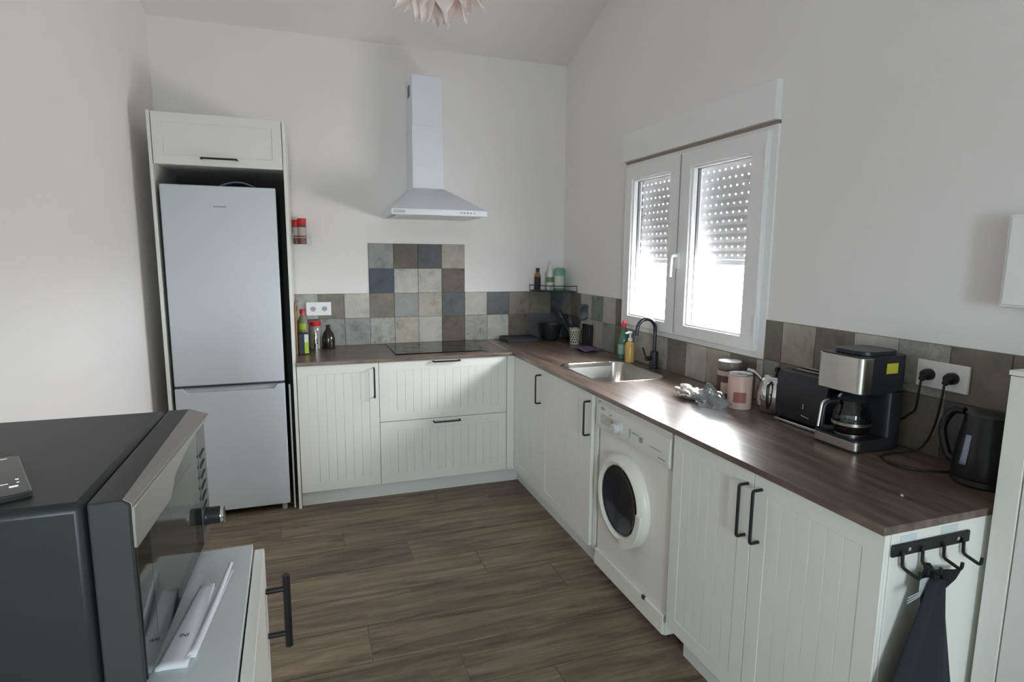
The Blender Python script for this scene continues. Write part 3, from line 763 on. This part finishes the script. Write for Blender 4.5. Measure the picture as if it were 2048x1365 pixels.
for i, (y, lab, path) in enumerate(((-2.944, 'black plug and cable left in the right-hand socket by the coffee maker', [(-.055, -2.944, 1.165), (-.06, -2.944, 1.12), (-.055, -2.935, 1.06), (-.04, -2.905, 1.035), (-.024, -2.88, 1.015), (-.021, -2.85, .995), (-.021, -2.82, .98)]),
                                 (-3.018, 'black plug and cable right in the socket behind the kettle', [(-.055, -3.018, 1.165), (-.06, -3.017, 1.11), (-.05, -3.0, 1.03), (-.045, -2.975, .96), (-.06, -2.95, .925), (-.12, -2.925, .915), (-.185, -2.935, .915), (-.215, -2.99, .915), (-.2, -3.05, .915), (-.15, -3.085, .915), (-.121, -3.1065, .916)]))):
    t = thing('power_plug', lab, 'plug', (-.03, y, 1.15))
    pl = B(); pl.lathe([(.019, -.0195), (.019, -.034), (.015, -.046), (.010, -.05)], (0, y, 1.176), 18, axis='x'); pl.tube([(-.045, y, 1.176), (-.055, y, 1.16)], .009, 10)
    pl.done('plug_body', BLKPL, t)
    B().tube(bez(path, 8), .0035, 8).done('cable', BLKPL, t)

# hook rail on the end panel
t = thing('hook_rail', 'black metal rail with four hooks on the white end panel', 'hook rail', (-.46, Y5, .84))
YH = Y5-.0005
B().box(-.603, -.332, YH-.007, YH-.0003, .829, .860).done('rail', BLACK, t, bevel=.003)
for x in (-.575, -.507, -.432, -.362):
    B().tube(round_path([(x, YH-.004, .842), (x, YH-.011, .842), (x, YH-.013, .805), (x+.006, YH-.052, .792), (x+.006, YH-.054, .812)], .008), .0042, 8).done('hook', BLACK, t)
for x in (-.548, -.378):
    B().lathe([(.005, YH-.0085), (.005, YH-.006)], (x, 0, .845), 12, axis='y').done('screw', CHROME, t)
for x0, x1, z0, z1 in ((-.572, -.517, .861, .878), (-.432, -.372, .861, .880)):
    B().box(x0, x1, YH-.0006, YH-.0001, z0, z1).done('adhesive_patch', MATS.get('patch_grey') or mat('patch_grey', (198, 208, 210), .4), t)
# towels
def cloth(name, label, m, x0, x1, w0, w1, zt, zb, y, ph, amp, tagged=False):
    t = thing(name, label, 'towel', (x0, y, zb))
    def f(u, v):
        k = min(1, v*1.25)
        wv = w0+(w1-w0)*k; xc = x0+(x1-x0)*v
        return (xc+(u-.5)*wv, y-amp*(.4+.6*v)*math.sin(u*math.pi*3.2+ph+v*.8)-.014*math.sin(math.pi*u), zt+(zb-zt)*v-.02*abs(u-.5)*v)
    o = B().grid(f, 28, 36).done('cloth', m, t, solid=.004)
    return t, o
CL1 = mat('cloth_slate', (33, 35, 42), .9, noise=.2, nscale=50, bump=.4, bscale=500); CL2 = mat('cloth_black', (22, 22, 26), .9, bump=.4, bscale=500)
tw, o = cloth('towel', 'dark slate kitchen towel with a pale tag hanging from the second hook', CL1, -.512, -.545, .045, .36, .790, .20, YH-.052, .4, .010)
B().tube(bez([(-.507, YH-.03, .80), (-.516, YH-.036, .775), (-.512, YH-.045, .755)], 6), .0045, 6).done('hanging_loop', CL1, tw)
TG = mat('tag_grey', (168, 176, 180), .4)
B().grid(lambda u, v: (-.562+.032*u, YH-.050+.003*math.sin(u*3), .745+.045*v), 4, 3).done('care_tag', TG, tw, solid=.0006)
for k in range(3):
    B().tube([(-.60, YH-.052, .752-.007*k), (-.56, YH-.052, .760-.005*k)], .0014, 6).done('fringe', TG, tw)
rowsB = [(0, -.512, -.497, .806), (.1, -.518, -.478, .786), (.2, -.522, -.390, .774), (.26, -.52, -.405, .752), (.34, -.515, -.445, .728), (.45, -.505, -.452, .66), (1, -.50, -.425, .2)]
def f2(u, v):
    for a, b in zip(rowsB, rowsB[1:]):
        if v <= b[0]+1e-9:
            s_ = (v-a[0])/(b[0]-a[0]); L, Rr, z = (a[i]+(b[i]-a[i])*s_ for i in (1, 2, 3)); break
    return (L+(Rr-L)*u, YH-.022-.006*math.sin(u*7+v*6), z-.012*u*(1-u)*(1 if v < .4 else 0))
t2 = thing('towel', 'black cloth with a flared corner hanging behind the slate towel', 'towel', (-.46, YH-.03, .2))
B().grid(f2, 20, 50).done('cloth', CL2, t2, solid=.007)

# ================================================================== small things, right worktop
def crumple(name, label, cat, loc, size, m, seed, group=None, rough=.3):
    rnd = random.Random(seed); b = B(); bmesh.ops.create_icosphere(b.bm, subdivisions=4, radius=1)
    dirs = [Vector((rnd.gauss(0, 1), rnd.gauss(0, 1), rnd.gauss(0, 1))).normalized() for _ in range(26)]
    for v in b.bm.verts:
        n = v.co.normalized(); k = max(n.dot(d) for d in dirs); k2 = sorted((n.dot(d) for d in dirs), reverse=True)
        r = .72+.55*(k2[0]-k2[1])*2.2*rough/.3-.25*(1-k)
        p = n*r; z = max(p.z, -.55)
        v.co = Vector((loc[0]+p.x*size[0], loc[1]+p.y*size[1], loc[2]+(z+.55)*size[2]))
    o = b.done(name, m, None, base=loc)
    return tag(o, label, cat, group)
FOIL = mat('foil_wrap', (226, 224, 218), .16, metal=.75)
PLAST = glassy('clear_plastic', (222, 226, 228), .08, 4.0, .14, (190, 194, 198))
crumple('food_bag', 'crumpled pale foil bag on the worktop nearest the sink', 'bag', (-.285, -2.07, ZT+.001), (.060, .095, .040), FOIL, 3)
crumple('food_bag', 'crumpled clear plastic bag in front of the tin can', 'bag', (-.300, -2.225, ZT+.001), (.066, .105, .062), PLAST, 8)
sh_ = B().lathe([(.030, -.005), (.030, .005)], (0, 0, 0), 20, axis='x')
for v in sh_.bm.verts: v.co = Vector((-.245+v.co.x, -2.15+v.co.y, ZT+.0305+v.co.z))
tag(sh_.done('bag_lid', mat('lid_grey', (170, 174, 170), .5), None, base=(-.245, -2.15, ZT), bevel=.002), 'round grey lid propped between the two bags', 'lid')
# powder canister and tin
t = thing('canister', 'tall brown cocoa canister with a white lid beside the tin', 'canister', (-.085, -2.08, ZT))
CB = mat('canister_brown', (86, 58, 52), .4, noise=.15, nscale=20)
body = B().lathe([(.050, ZT), (.052, ZT+.003), (.052, ZT+.128), (.050, ZT+.132)], (-.085, -2.08, 0), 32).done('body', CB, t)
B().lathe([(.0525, ZT+.100), (.0525, ZT+.122)], (-.085, -2.08, 0), 32, caps=False).done('pale_band', mat('band_pink', (196, 176, 170), .5), body)
def curved_label(parent, name, c, r, a0, a1, z0, z1, m, n=10):
    b = B(); b.grid(lambda u, v: (c[0]+r*math.cos(R(a0+(a1-a0)*u)), c[1]+r*math.sin(R(a0+(a1-a0)*u)), z0+(z1-z0)*v), n, 1)
    return b.done(name, m, parent)
curved_label(body, 'label', (-.085, -2.08), .0528, 190, 250, ZT+.02, ZT+.07, mat('label_cream', (206, 186, 172), .5))
B().lathe([(.053, ZT+.130), (.054, ZT+.135), (.054, ZT+.158), (.051, ZT+.163), (.001, ZT+.164)], (-.085, -2.08, 0), 32, caps=False).done('lid', mat('lid_taupe', (120, 112, 110), .35), t)
B().lathe([(.0515, ZT+.1632), (.050, ZT+.166), (.0, ZT+.1665)], (-.085, -2.08, 0), 32, caps=False).done('lid_top', mat('lid_white', (232, 232, 232), .3), t)
t = thing('tin_can', 'pink and cream tin can with a metal lid beside the teapot', 'can', (-.185, -2.27, ZT))
body = B().lathe([(.047, ZT), (.049, ZT+.002), (.049, ZT+.143), (.047, ZT+.146)], (-.185, -2.27, 0), 32).done('body', mat('tin_print', (196, 168, 156), .4, noise=.12, nscale=14), t)
curved_label(body, 'label', (-.185, -2.27), .0496, 200, 262, ZT+.03, ZT+.075, mat('label_rust', (150, 92, 84), .5))
B().lathe([(.0485, ZT+.143), (.050, ZT+.146), (.048, ZT+.150), (.040, ZT+.148), (.001, ZT+.148)], (-.185, -2.27, 0), 32, caps=False).done('lid', CHROME, t)
B().tube([(-.195+.012*math.cos(2*math.pi*k/16), -2.275+.008*math.sin(2*math.pi*k/16), ZT+.1505) for k in range(16)], .0015, 6, closed=True).done('ring_pull', CHROME, t)
# teapot
t = thing('teapot', 'shiny round metal teapot with a black knob between tin and toaster', 'teapot', (-.09, -2.37, ZT))
tc_ = (-.092, -2.375, 0)
B().lathe([(.050, ZT), (.062, ZT+.01), (.074, ZT+.045), (.074, ZT+.085), (.064, ZT+.125), (.048, ZT+.145)], tc_, 32).done('body', CHROME, t)
ld = B().lathe([(.049, ZT+.145), (.046, ZT+.152), (.02, ZT+.160), (.001, ZT+.161)], tc_, 32, caps=False).done('lid', CHROME, t)
B().lathe([(.005, ZT+.159), (.006, ZT+.166), (.011, ZT+.172), (.011, ZT+.186), (.006, ZT+.19)], tc_, 16).done('knob', BLKPL, ld)
B().tube(bez([(-.105, -2.305, ZT+.125), (-.115, -2.275, ZT+.15), (-.12, -2.24, ZT+.155)], 6), .008, 10, radii=None).done('spout', CHROME, t)
B().tube(bez([(-.15, -2.41, ZT+.135), (-.185, -2.43, ZT+.125), (-.185, -2.43, ZT+.06), (-.16, -2.41, ZT+.03)], 8), .006, 8).done('handle', BLKPL, t)
# toaster
t = thing('toaster', 'black toaster with a chrome base line beside the coffee maker', 'toaster', (-.09, -2.57, ZT))
TX0, TX1, TY0, TY1 = -.175, -.035, -2.70, -2.465
body = B().plate(rrect(TX0, TX1, ZT+.012, ZT+.205, .028, 6), [], TY0, TY1, lambda a, b, d: (a, d, b)).done('body', mat('toaster_black', (40, 40, 44), .25), t, bevel=.006)
B().box(TX0-.002, TX1+.002, TY0-.002, TY1+.002, ZT+.001, ZT+.013).done('base', CHROME, t, bevel=.003)
for x in (-.13, -.08):
    B().box(x-.013, x+.013, TY0+.03, TY1-.03, ZT+.200, ZT+.2065).done('slot', BLACK, body)
    B().tube([(x+.018, TY0+.03, ZT+.2065), (x+.018, TY1-.03, ZT+.2065)], .002, 6).done('slot_rail', CHROME, body)
B().tube([(TX0-.0006, -2.60, ZT+.095), (TX0-.0006, -2.60, ZT+.075)], .0022, 6).done('indicator', CHROME, body)
B().tube([(TX0-.0006, -2.594, ZT+.05), (TX0-.0006, -2.63, ZT+.045)], .0016, 6).done('maker_mark', CHROME, body)
# coffee maker
t = thing('coffee_maker', 'black and steel drip coffee maker with a glass jug', 'coffee maker', (-.13, -2.8, ZT))
KX0, KX1, KY0, KY1 = -.245, -.038, -2.885, -2.712
PXY = lambda a, b, d: (a, b, d)
CK = mat('coffee_black', (36, 36, 41), .35)
B().plate(rrect(KX0+.003, KX1, KY0, KY1, .02, 5), [], ZT+.002, ZT+.042, PXY).done('base', CK, t, bevel=.002)
B().plate(rrect(-.105, KX1, KY0, KY1, .015, 5), [], ZT+.042, ZT+.2, PXY).done('column', CK, t, bevel=.002)
head = B().plate(rrect(KX0+.004, KX1, KY0, KY1, .022, 5), [], ZT+.195, ZT+.320, PXY).done('head', CK, t, bevel=.003)
B().plate(rrect(KX0+.03, KX1-.01, KY0+.012, KY1-.012, .05, 6), [], ZT+.320, ZT+.334, PXY).done('tank_lid', CK, t, bevel=.006)
def wrap_front(z0, z1, x_in, off):
    p = [q for q in rrect(KX0+off, KX1+.05, KY0-.0012, KY1+.0012, .022, 5) if q[0] < x_in]
    p.sort(key=lambda q: 0)
    left = sorted([q for q in p], key=lambda q: math.atan2(q[1]-(KY0+KY1)/2, -(q[0]-x_in)))
    poly = [(x_in, KY0-.0012)]+left+[(x_in, KY1+.0012)]
    return poly
pf = wrap_front(0, 0, KX0+.05, 0)
B().prism(pf, ZT+.198, ZT+.316, lambda a, b, d: (a, b, d)).done('steel_front', STEEL, head, bevel=.0015)
B().prism(wrap_front(0, 0, KX0+.03, .002), ZT+.008, ZT+.036, lambda a, b, d: (a, b, d)).done('steel_skirt', STEEL, t, bevel=.001)
B().box(-.135, -.085, KY0-.0012, KY0-.0002, ZT+.262, ZT+.296).done('energy_sticker', mat('sticker_yellow', (186, 180, 60), .5), head)
jc = (-.165, -2.798, 0)
CG = glassy('jug_glass', (205, 208, 212), .03, 1.6)
jug = B().lathe([(.040, ZT+.046), (.054, ZT+.052), (.061, ZT+.085), (.058, ZT+.115), (.046, ZT+.148), (.043, ZT+.158)], jc, 30, caps=False).done('jug', CG, t)
B().lathe([(.001, ZT+.047), (.052, ZT+.053), (.058, ZT+.072), (.001, ZT+.072)], jc, 28, caps=False).done('coffee', mat('coffee_dark', (44, 34, 30), .1), jug)
B().lathe([(.0615, ZT+.076), (.0617, ZT+.086)], jc, 30, caps=False).done('steel_band', STEEL, jug)
B().lathe([(.045, ZT+.158), (.047, ZT+.166), (.036, ZT+.182), (.015, ZT+.186)], jc, 28).done('lid', CK, jug)
hp_ = round_path([(-.212, -2.782, ZT+.155), (-.262, -2.772, ZT+.150), (-.272, -2.772, ZT+.065), (-.23, -2.782, ZT+.062)], .02)
B().tube(hp_, .008, 10).done('handle', CK, jug)
B().tube(round_path([(-.245, -2.774, ZT+.160), (-.271, -2.770, ZT+.152), (-.2815, -2.770, ZT+.068)], .015), .004, 8).done('handle_trim', STEEL, jug)
B().lathe([(.05, ZT+.0425), (.05, ZT+.0455)], jc, 26).done('hot_plate', STEEL, t)
# kettle
t = thing('electric_kettle', 'black electric kettle with a water gauge at the worktop end', 'kettle', (-.1, -3.17, ZT))
kc = (-.10, -3.185, 0)
KM = mat('kettle_black', (24, 24, 26), .3)
body = B().lathe([(.078, ZT+.022), (.079, ZT+.03), (.074, ZT+.09), (.066, ZT+.15), (.060, ZT+.185)], kc, 32).done('body', KM, t)
B().lathe([(.075, ZT+.001), (.080, ZT+.006), (.078, ZT+.020)], kc, 32).done('base', BLKPL, t)
B().lathe([(.061, ZT+.185), (.058, ZT+.2), (.03, ZT+.21), (.001, ZT+.211)], kc, 32, caps=False).done('lid', KM, t)
B().tube(bez([(-.10, -3.115, ZT+.195), (-.10, -3.08, ZT+.185), (-.105, -3.06, ZT+.13), (-.11, -3.085, ZT+.06), (-.11, -3.107, ZT+.045)], 8), .011, 10).done('handle', KM, t)
gz = B(); gz.grid(lambda u, v: (kc[0]-(.0795-.012*v)*math.cos(R(12+14*u-10)), kc[1]+(.0795-.012*v)*math.sin(R(12+14*u-10)), ZT+.06+.085*v), 4, 6)
gz.done('water_gauge', mat('gauge_pale', (150, 156, 176), .2), body, solid=.002)
tag(crumple('bread_crumb', 'tiny pale crumb on the near worktop', 'crumb', (-.414, -3.18, ZT), (.004, .005, .004), mat('crumb', (200, 190, 175), .8), 11), 'tiny pale crumb on the near worktop', 'crumb')

# ---- around the sink
def bottle(name, label, cat, c, prof, m, cap=None, capm=None, lab=None, group=None, seg=24, sx=1, sy=1, z=ZT):
    t = thing(name, label, cat, (c[0], c[1], z), group=group)
    body = B().lathe([(r, z+h) for r, h in prof], (c[0], c[1], 0), seg, sx=sx, sy=sy)
    for v in body.bm.verts:
        v.co.x = c[0]+(v.co.x-c[0]); v.co.y = c[1]+(v.co.y-c[1])
    bo = body.done('body', m, t)
    if cap: B().lathe([(r, z+h) for r, h in cap], (c[0], c[1], 0), seg).done('cap', capm, t)
    if lab:
        r0, h0, h1, a0, a1, lm = lab
        b = B(); b.grid(lambda u, v: (c[0]+r0*sx*math.cos(R(a0+(a1-a0)*u)), c[1]+r0*sy*math.sin(R(a0+(a1-a0)*u)), z+h0+(h1-h0)*v), 14, 1); b.done('label', lm, bo)
    return t
GRN = mat('dish_soap_green', (96, 140, 122), .12, trans=.3, spec=.6)
bottle('dish_soap_bottle', 'clear green dish soap bottle with a red cap by the faucet', 'bottle', (-.055, -1.065), [(.030, 0), (.034, .004), (.035, .09), (.033, .13), (.024, .165), (.012, .19), (.011, .2)], GRN, [(.013, .199), (.013, .215), (.010, .222), (.009, .236), (.006, .24)], RED, (.0356, .035, .095, 170, 290, mat('soap_label', (150, 178, 168), .5)))
t = bottle('soap_dispenser', 'amber hand soap pump bottle with a white pump', 'bottle', (-.075, -1.175), [(.026, 0), (.029, .003), (.029, .105), (.024, .118), (.013, .127), (.013, .132)], mat('soap_amber', (206, 168, 96), .25), [(.014, .131), (.014, .146), (.006, .149), (.005, .172), (.011, .175), (.012, .188)], mat('pump_white', (232, 232, 230), .35))
B().tube([(-.075, -1.175, ZT+.181), (-.108, -1.18, ZT+.179)], .005, 8).done('nozzle', MATS['pump_white'], t)
CP_ = mat('cloth_purple', (112, 98, 140), .9, bump=.5, bscale=300)
pc = B(); pc.grid(lambda u, v: (-.20+.15*u+.02*v, -.60-.19*v+.03*u, ZT+.004+.012*abs(math.sin(u*5+v*3))*(1-abs(2*v-1)*.6)+.004*math.sin(v*17)**2), 22, 22)
tag(pc.done('dish_cloth', CP_, None, base=(-.13, -.69, ZT), solid=.003), 'crumpled purple cloth on the worktop in the corner', 'cloth')
# utensil pot
t = thing('utensil_pot', 'perforated cream metal pot holding kitchen utensils', 'pot', (-.085, -.42, ZT))
PC = (-.085, -.42)
PM = mat('pot_cream', (198, 192, 180), .4)
pb = B().lathe([(.032, ZT+.001), (.034, ZT+.003), (.043, ZT+.118), (.0445, ZT+.12), (.042, ZT+.12), (.033, ZT+.006), (.001, ZT+.006)], (PC[0], PC[1], 0), 28, caps=False).done('body', PM, t)
hm = B()
for j in range(5):
    for k in range(14):
        a = 2*math.pi*(k+.5*(j % 2))/14; z = ZT+.022+.018*j; r = .034+.009*(z-ZT)/.118+.0008
        cx, cy_ = PC[0]+r*math.cos(a), PC[1]+r*math.sin(a); tx, ty = -math.sin(a), math.cos(a)
        hm.pts([(cx+tx*s*.0045, cy_+ty*s*.0045, z+q*.0055) for s, q in ((-1, -1), (1, -1), (1, 1), (-1, 1))], [(0, 1, 2, 3)])
ho = hm.done('perforations', mat('pot_holes', (66, 62, 60), .6), pb); ho['kind'] = 'stuff'
UT = mat('utensil_black', (38, 38, 44), .4)
def utensil(name, label, base, top, head):
    t = thing(name, label, 'utensil', base)
    B().tube([base, top], .0045, 8).done('handle', UT, t)
    d_ = (Vector(top)-Vector(base)).normalized()
    b = B(); bmesh.ops.create_uvsphere(b.bm, u_segments=20, v_segments=12, radius=1)
    side = Vector((math.cos(.35), -math.sin(.35), 0)); nrm = d_.cross(side).normalized()
    side = nrm.cross(d_)
    cc = Vector(top)+d_*head[1]*.8
    for v in b.bm.verts:
        p = v.co.copy(); v.co = cc+side*p.x*head[0]+d_*p.y*head[1]+nrm*(p.z*head[2]+head[3]*(p.x*p.x+p.y*p.y))
    b.done('head', UT, t)
utensil('ladle', 'large black ladle standing in the utensil pot', (-.088, -.415, ZT+.012), (-.045, -.44, ZT+.19), (.048, .062, .012, -.012))
utensil('serving_spoon', 'black serving spoon leaning left in the utensil pot', (-.088, -.425, ZT+.012), (-.155, -.36, ZT+.18), (.022, .05, .006, .008))
utensil('spatula', 'narrow black spatula behind the spoon in the utensil pot', (-.080, -.412, ZT+.012), (-.092, -.372, ZT+.15), (.018, .035, .004, 0))
# black board against the wall
bb_ = B().box(-.045, -.012, -.565, -.455, ZT+.001, ZT+.155)
tag(bb_.done('knife_block', BLKPL, None, base=(-.03, -.51, ZT), bevel=.004), 'black upright knife block against the right tiles', 'knife block')
t = thing('glass_bowl', 'smoky glass bowl in the dark corner behind the pot', 'bowl', (-.17, -.17, ZT))
SG = glassy('smoky_glass', (176, 178, 184), .05, 1.6, .12, (90, 92, 98))
B().lathe([(.05, ZT+.001), (.062, ZT+.01), (.085, ZT+.10), (.088, ZT+.125), (.085, ZT+.125), (.058, ZT+.012), (.001, ZT+.009)], (-.17, -.17, 0), 32, caps=False).done('bowl', SG, t)
t = thing('tray', 'flat dark grey tray against the back tiles beside the hob', 'tray', (-.39, -.12, ZT))
TM = mat('tray_dark', (50, 51, 58), .4)
B().plate(rrect(-.535, -.275, -.215, -.02, .015, 4), [], ZT+.001, ZT+.022, PXY).done('body', TM, t, bevel=.004)
B().plate(rrect(-.535, -.275, -.215, -.02, .015, 4), [rrect(-.525, -.285, -.205, -.03, .012, 4)], ZT+.022, ZT+.030, PXY).done('rim', TM, t, bevel=.002)

# corner shelf with bottles
t = thing('corner_shelf', 'black wire corner shelf above the tiles holding bottles', 'shelf', (-.12, -.12, 1.285))
q = [(-.012, -.012), (-.285, -.012)]+[(-.012-.273*math.cos(R(a)), -.012-.273*math.sin(R(a))*1.0) for a in range(8, 90, 8)]+[(-.012, -.285)]
B().prism(q, 1.279, 1.287, lambda a, b, d: (a, b, d)).done('deck', BLACK, t, bevel=.002)
B().tube([(p[0]*1.0, p[1], 1.325) for p in q[1:]], .003, 8).done('rail', BLACK, t)
for p in (q[1], q[4], q[7], q[-1]):
    B().tube([(p[0], p[1], 1.284), (p[0], p[1], 1.325)], .0025, 6).done('post', BLACK, t)
ZS = 1.2875
bottle('sauce_bottle', 'small amber bottle with black cap and label on the corner shelf', 'bottle', (-.238, -.06), [(.021, 0), (.023, .003), (.023, .105), (.018, .125), (.012, .135), (.012, .14)], mat('amber_glass', (150, 100, 52), .15, spec=.6), [(.014, .138), (.014, .165), (.012, .167)], BLKPL, (.0236, .004, .1, 150, 330, mat('label_black', (34, 32, 32), .5)), z=ZS)
bottle('spray_bottle', 'white slender spray bottle with green print on the corner shelf', 'bottle', (-.145, -.085), [(.028, 0), (.030, .003), (.030, .11), (.024, .14), (.012, .155), (.011, .17)], mat('bottle_white', (216, 218, 210), .35), [(.012, .169), (.011, .195), (.006, .2), (.005, .222)], mat('spray_white', (226, 226, 222), .4), (.0306, .06, .1, 170, 320, mat('label_green', (116, 134, 96), .5)), z=ZS)
bottle('lotion_bottle', 'mint green bottle with a pale label on the corner shelf', 'bottle', (-.088, -.14), [(.040, 0), (.043, .004), (.043, .15), (.036, .166), (.03, .17)], mat('bottle_mint', (122, 172, 148), .3, trans=.2), None, None, (.0436, .02, .11, 170, 300, mat('label_mint', (196, 206, 192), .5)), z=ZS, sx=1, sy=.7)

# ---- left end of the back worktop
t = thing('cutting_board', 'wooden cutting board leaning against the refrigerator housing', 'cutting board', (-1.975, -.2, ZT))
cb = B(); cb.box(-1.9895, -1.9785, -.36, -.10, ZT+.001, ZT+.33); co = cb.done('board', mat('board_wood', (150, 112, 70), .55, noise=.25, nscale=9), t, bevel=.004)
B().tube([(-1.9778, -.23+.014*math.cos(2*math.pi*k/16), ZT+.29+.014*math.sin(2*math.pi*k/16)) for k in range(16)], .003, 6, closed=True).done('hanging_ring', BLACK, t)
t = thing('drink_carton', 'navy carton with a lime green panel at the left worktop end', 'carton', (-1.945, -.30, ZT))
cx_ = B().box(-1.974, -1.912, -.335, -.262, ZT+.001, ZT+.135).done('box', mat('carton_navy', (26, 32, 46), .45), t, bevel=.003)
B().box(-1.938, -1.9135, -.3362, -.3352, ZT+.008, ZT+.08).done('lime_panel', mat('carton_lime', (168, 190, 50), .5), cx_)
B().box(-1.938, -1.9135, -.3362, -.3352, ZT+.08, ZT+.13).done('white_panel', mat('carton_white', (206, 208, 206), .5), cx_)
bottle('oil_bottle', 'clear bottle with red cap and lime label behind the navy carton', 'bottle', (-1.944, -.215), [(.030, 0), (.033, .004), (.033, .17), (.026, .215), (.015, .24), (.014, .255)], mat('oil_glass', (128, 122, 104), .15, spec=.6), [(.018, .253), (.018, .278), (.016, .28)], RED, (.0336, .15, .19, 225, 300, mat('label_lime', (150, 186, 48), .5)))
t = bottle('glass_jar', 'glass jar with a red lid below the left socket', 'jar', (-1.868, -.105), [(.032, 0), (.036, .004), (.037, .12), (.034, .15), (.030, .16)], mat('jar_glass', (150, 148, 140), .1, spec=.7), [(.036, .158), (.037, .162), (.037, .186), (.034, .188)], RED)
B().lathe([(.012, ZT+.001), (.014, ZT+.04), (.008, ZT+.09), (.003, ZT+.12)], (-1.868, -.155, 0), 16).done('spoon_shine', CHROME, t)
bottle('brown_bottle', 'dark brown bulbous bottle beside the red-lidded jar', 'bottle', (-1.785, -.115), [(.040, 0), (.042, .006), (.043, .07), (.034, .105), (.016, .13), (.012, .145)], mat('dark_glass', (42, 36, 30), .15, spec=.6), [(.014, .143), (.014, .158), (.012, .16)], BLKPL)
# wall rack with spice jars
t = thing('wall_rack', 'thin clear wire rack on the back wall holding spice jars', 'rack', (-1.93, -.05, 1.61))
RK = mat('rack_clear', (190, 205, 205), .3)
rk = B(); rk.tube(round_path([(-1.985, -.002, 1.67), (-1.985, -.085, 1.655), (-1.872, -.085, 1.655), (-1.872, -.002, 1.67)], .008), .0022, 6)
rk.done('front_wire', RK, t)
B().box(-1.985, -1.872, -.086, -.001, 1.608, 1.6115).done('shelf', RK, t, bevel=.001)
for x in (-1.985, -1.872):
    B().tube([(x, -.085, 1.61), (x, -.085, 1.685)], .0022, 6).done('side_wire', RK, t)
for lab, c, zz, r, hh in (('taller spice jar with a bright red cap in the wall rack', (-1.925, -.05), 1.612, .026, .125), ('shorter red-capped spice jar behind the taller one', (-1.962, -.035), 1.612, .024, .115)):
    t = bottle('spice_jar', lab, 'jar', c, [(r-.003, 0), (r, .003), (r, hh), (r-.003, hh+.004)], mat('spice_mix_%d' % int(hh*1000), (128, 84, 74), .25), [(r+.001, hh+.003), (r+.001, hh+.04), (r-.002, hh+.043)], RED, (r+.0006, .055, .11, 180, 340, mat('spice_label_%d' % int(hh*1000), (188, 170, 168), .5)), z=zz, group='spice jars in the wall rack')

# ================================================================== pendant lamp with paper petals
PLX, PLY, PLZ = -1.365, -1.8, 2.745
t = thing('pendant_lamp', 'pinkish white pendant lamp of layered paper petals', 'lamp', (PLX, PLY, PLZ), local=True)
PET = mat('petal_paper', (236, 225, 221), .7, trans=0)
pet0 = None
gold = math.pi*(3-math.sqrt(5)); NP = 96
pb_ = B()
def petal(u, v):
    w_ = .066*math.sin(math.pi*min(1, .18+v*.80))*(1-.2*v)
    return ((u-.5)*w_*1.6, .012*math.cos((u-.5)*3)+.05*v*v, .13*v)
pb_.grid(petal, 6, 8)
pme = pb_.mesh('petal'); pme.materials.append(PET)
for k in range(NP):
    z = 1-2*(k+.5)/NP; rr = math.sqrt(1-z*z); a = gold*k
    n = Vector((rr*math.cos(a), rr*math.sin(a), z))
    o = bpy.data.objects.new('petal', pme); C.objects.link(o); o.parent = t
    tang = Vector((0, 0, -1))-n*(-n.z)
    if tang.length < .05: tang = Vector((1, 0, 0))
    tang.normalize()
    zax = (n*.75+tang*.66).normalized(); yax = (n-zax*n.dot(zax)).normalized(); xax = yax.cross(zax)
    o.matrix_local = Matrix.Translation(n*.15) @ Matrix((xax, yax, zax)).transposed().to_4x4()
B().lathe([(.02, -.12), (.10, -.07), (.115, 0), (.10, .07), (.02, .12)], (0, 0, 0), 20).done('core', PET, t)
zc_ = ZC+SL*1.8-PLZ
B().tube([(0, 0, .1), (0, 0, zc_)], .003, 6).done('cord', W_PVC, t)
B().lathe([(.045, zc_-.045), (.05, zc_-.03), (.05, zc_+.012)], (0, 0, 0), 20).done('ceiling_rose', W_PVC, t)
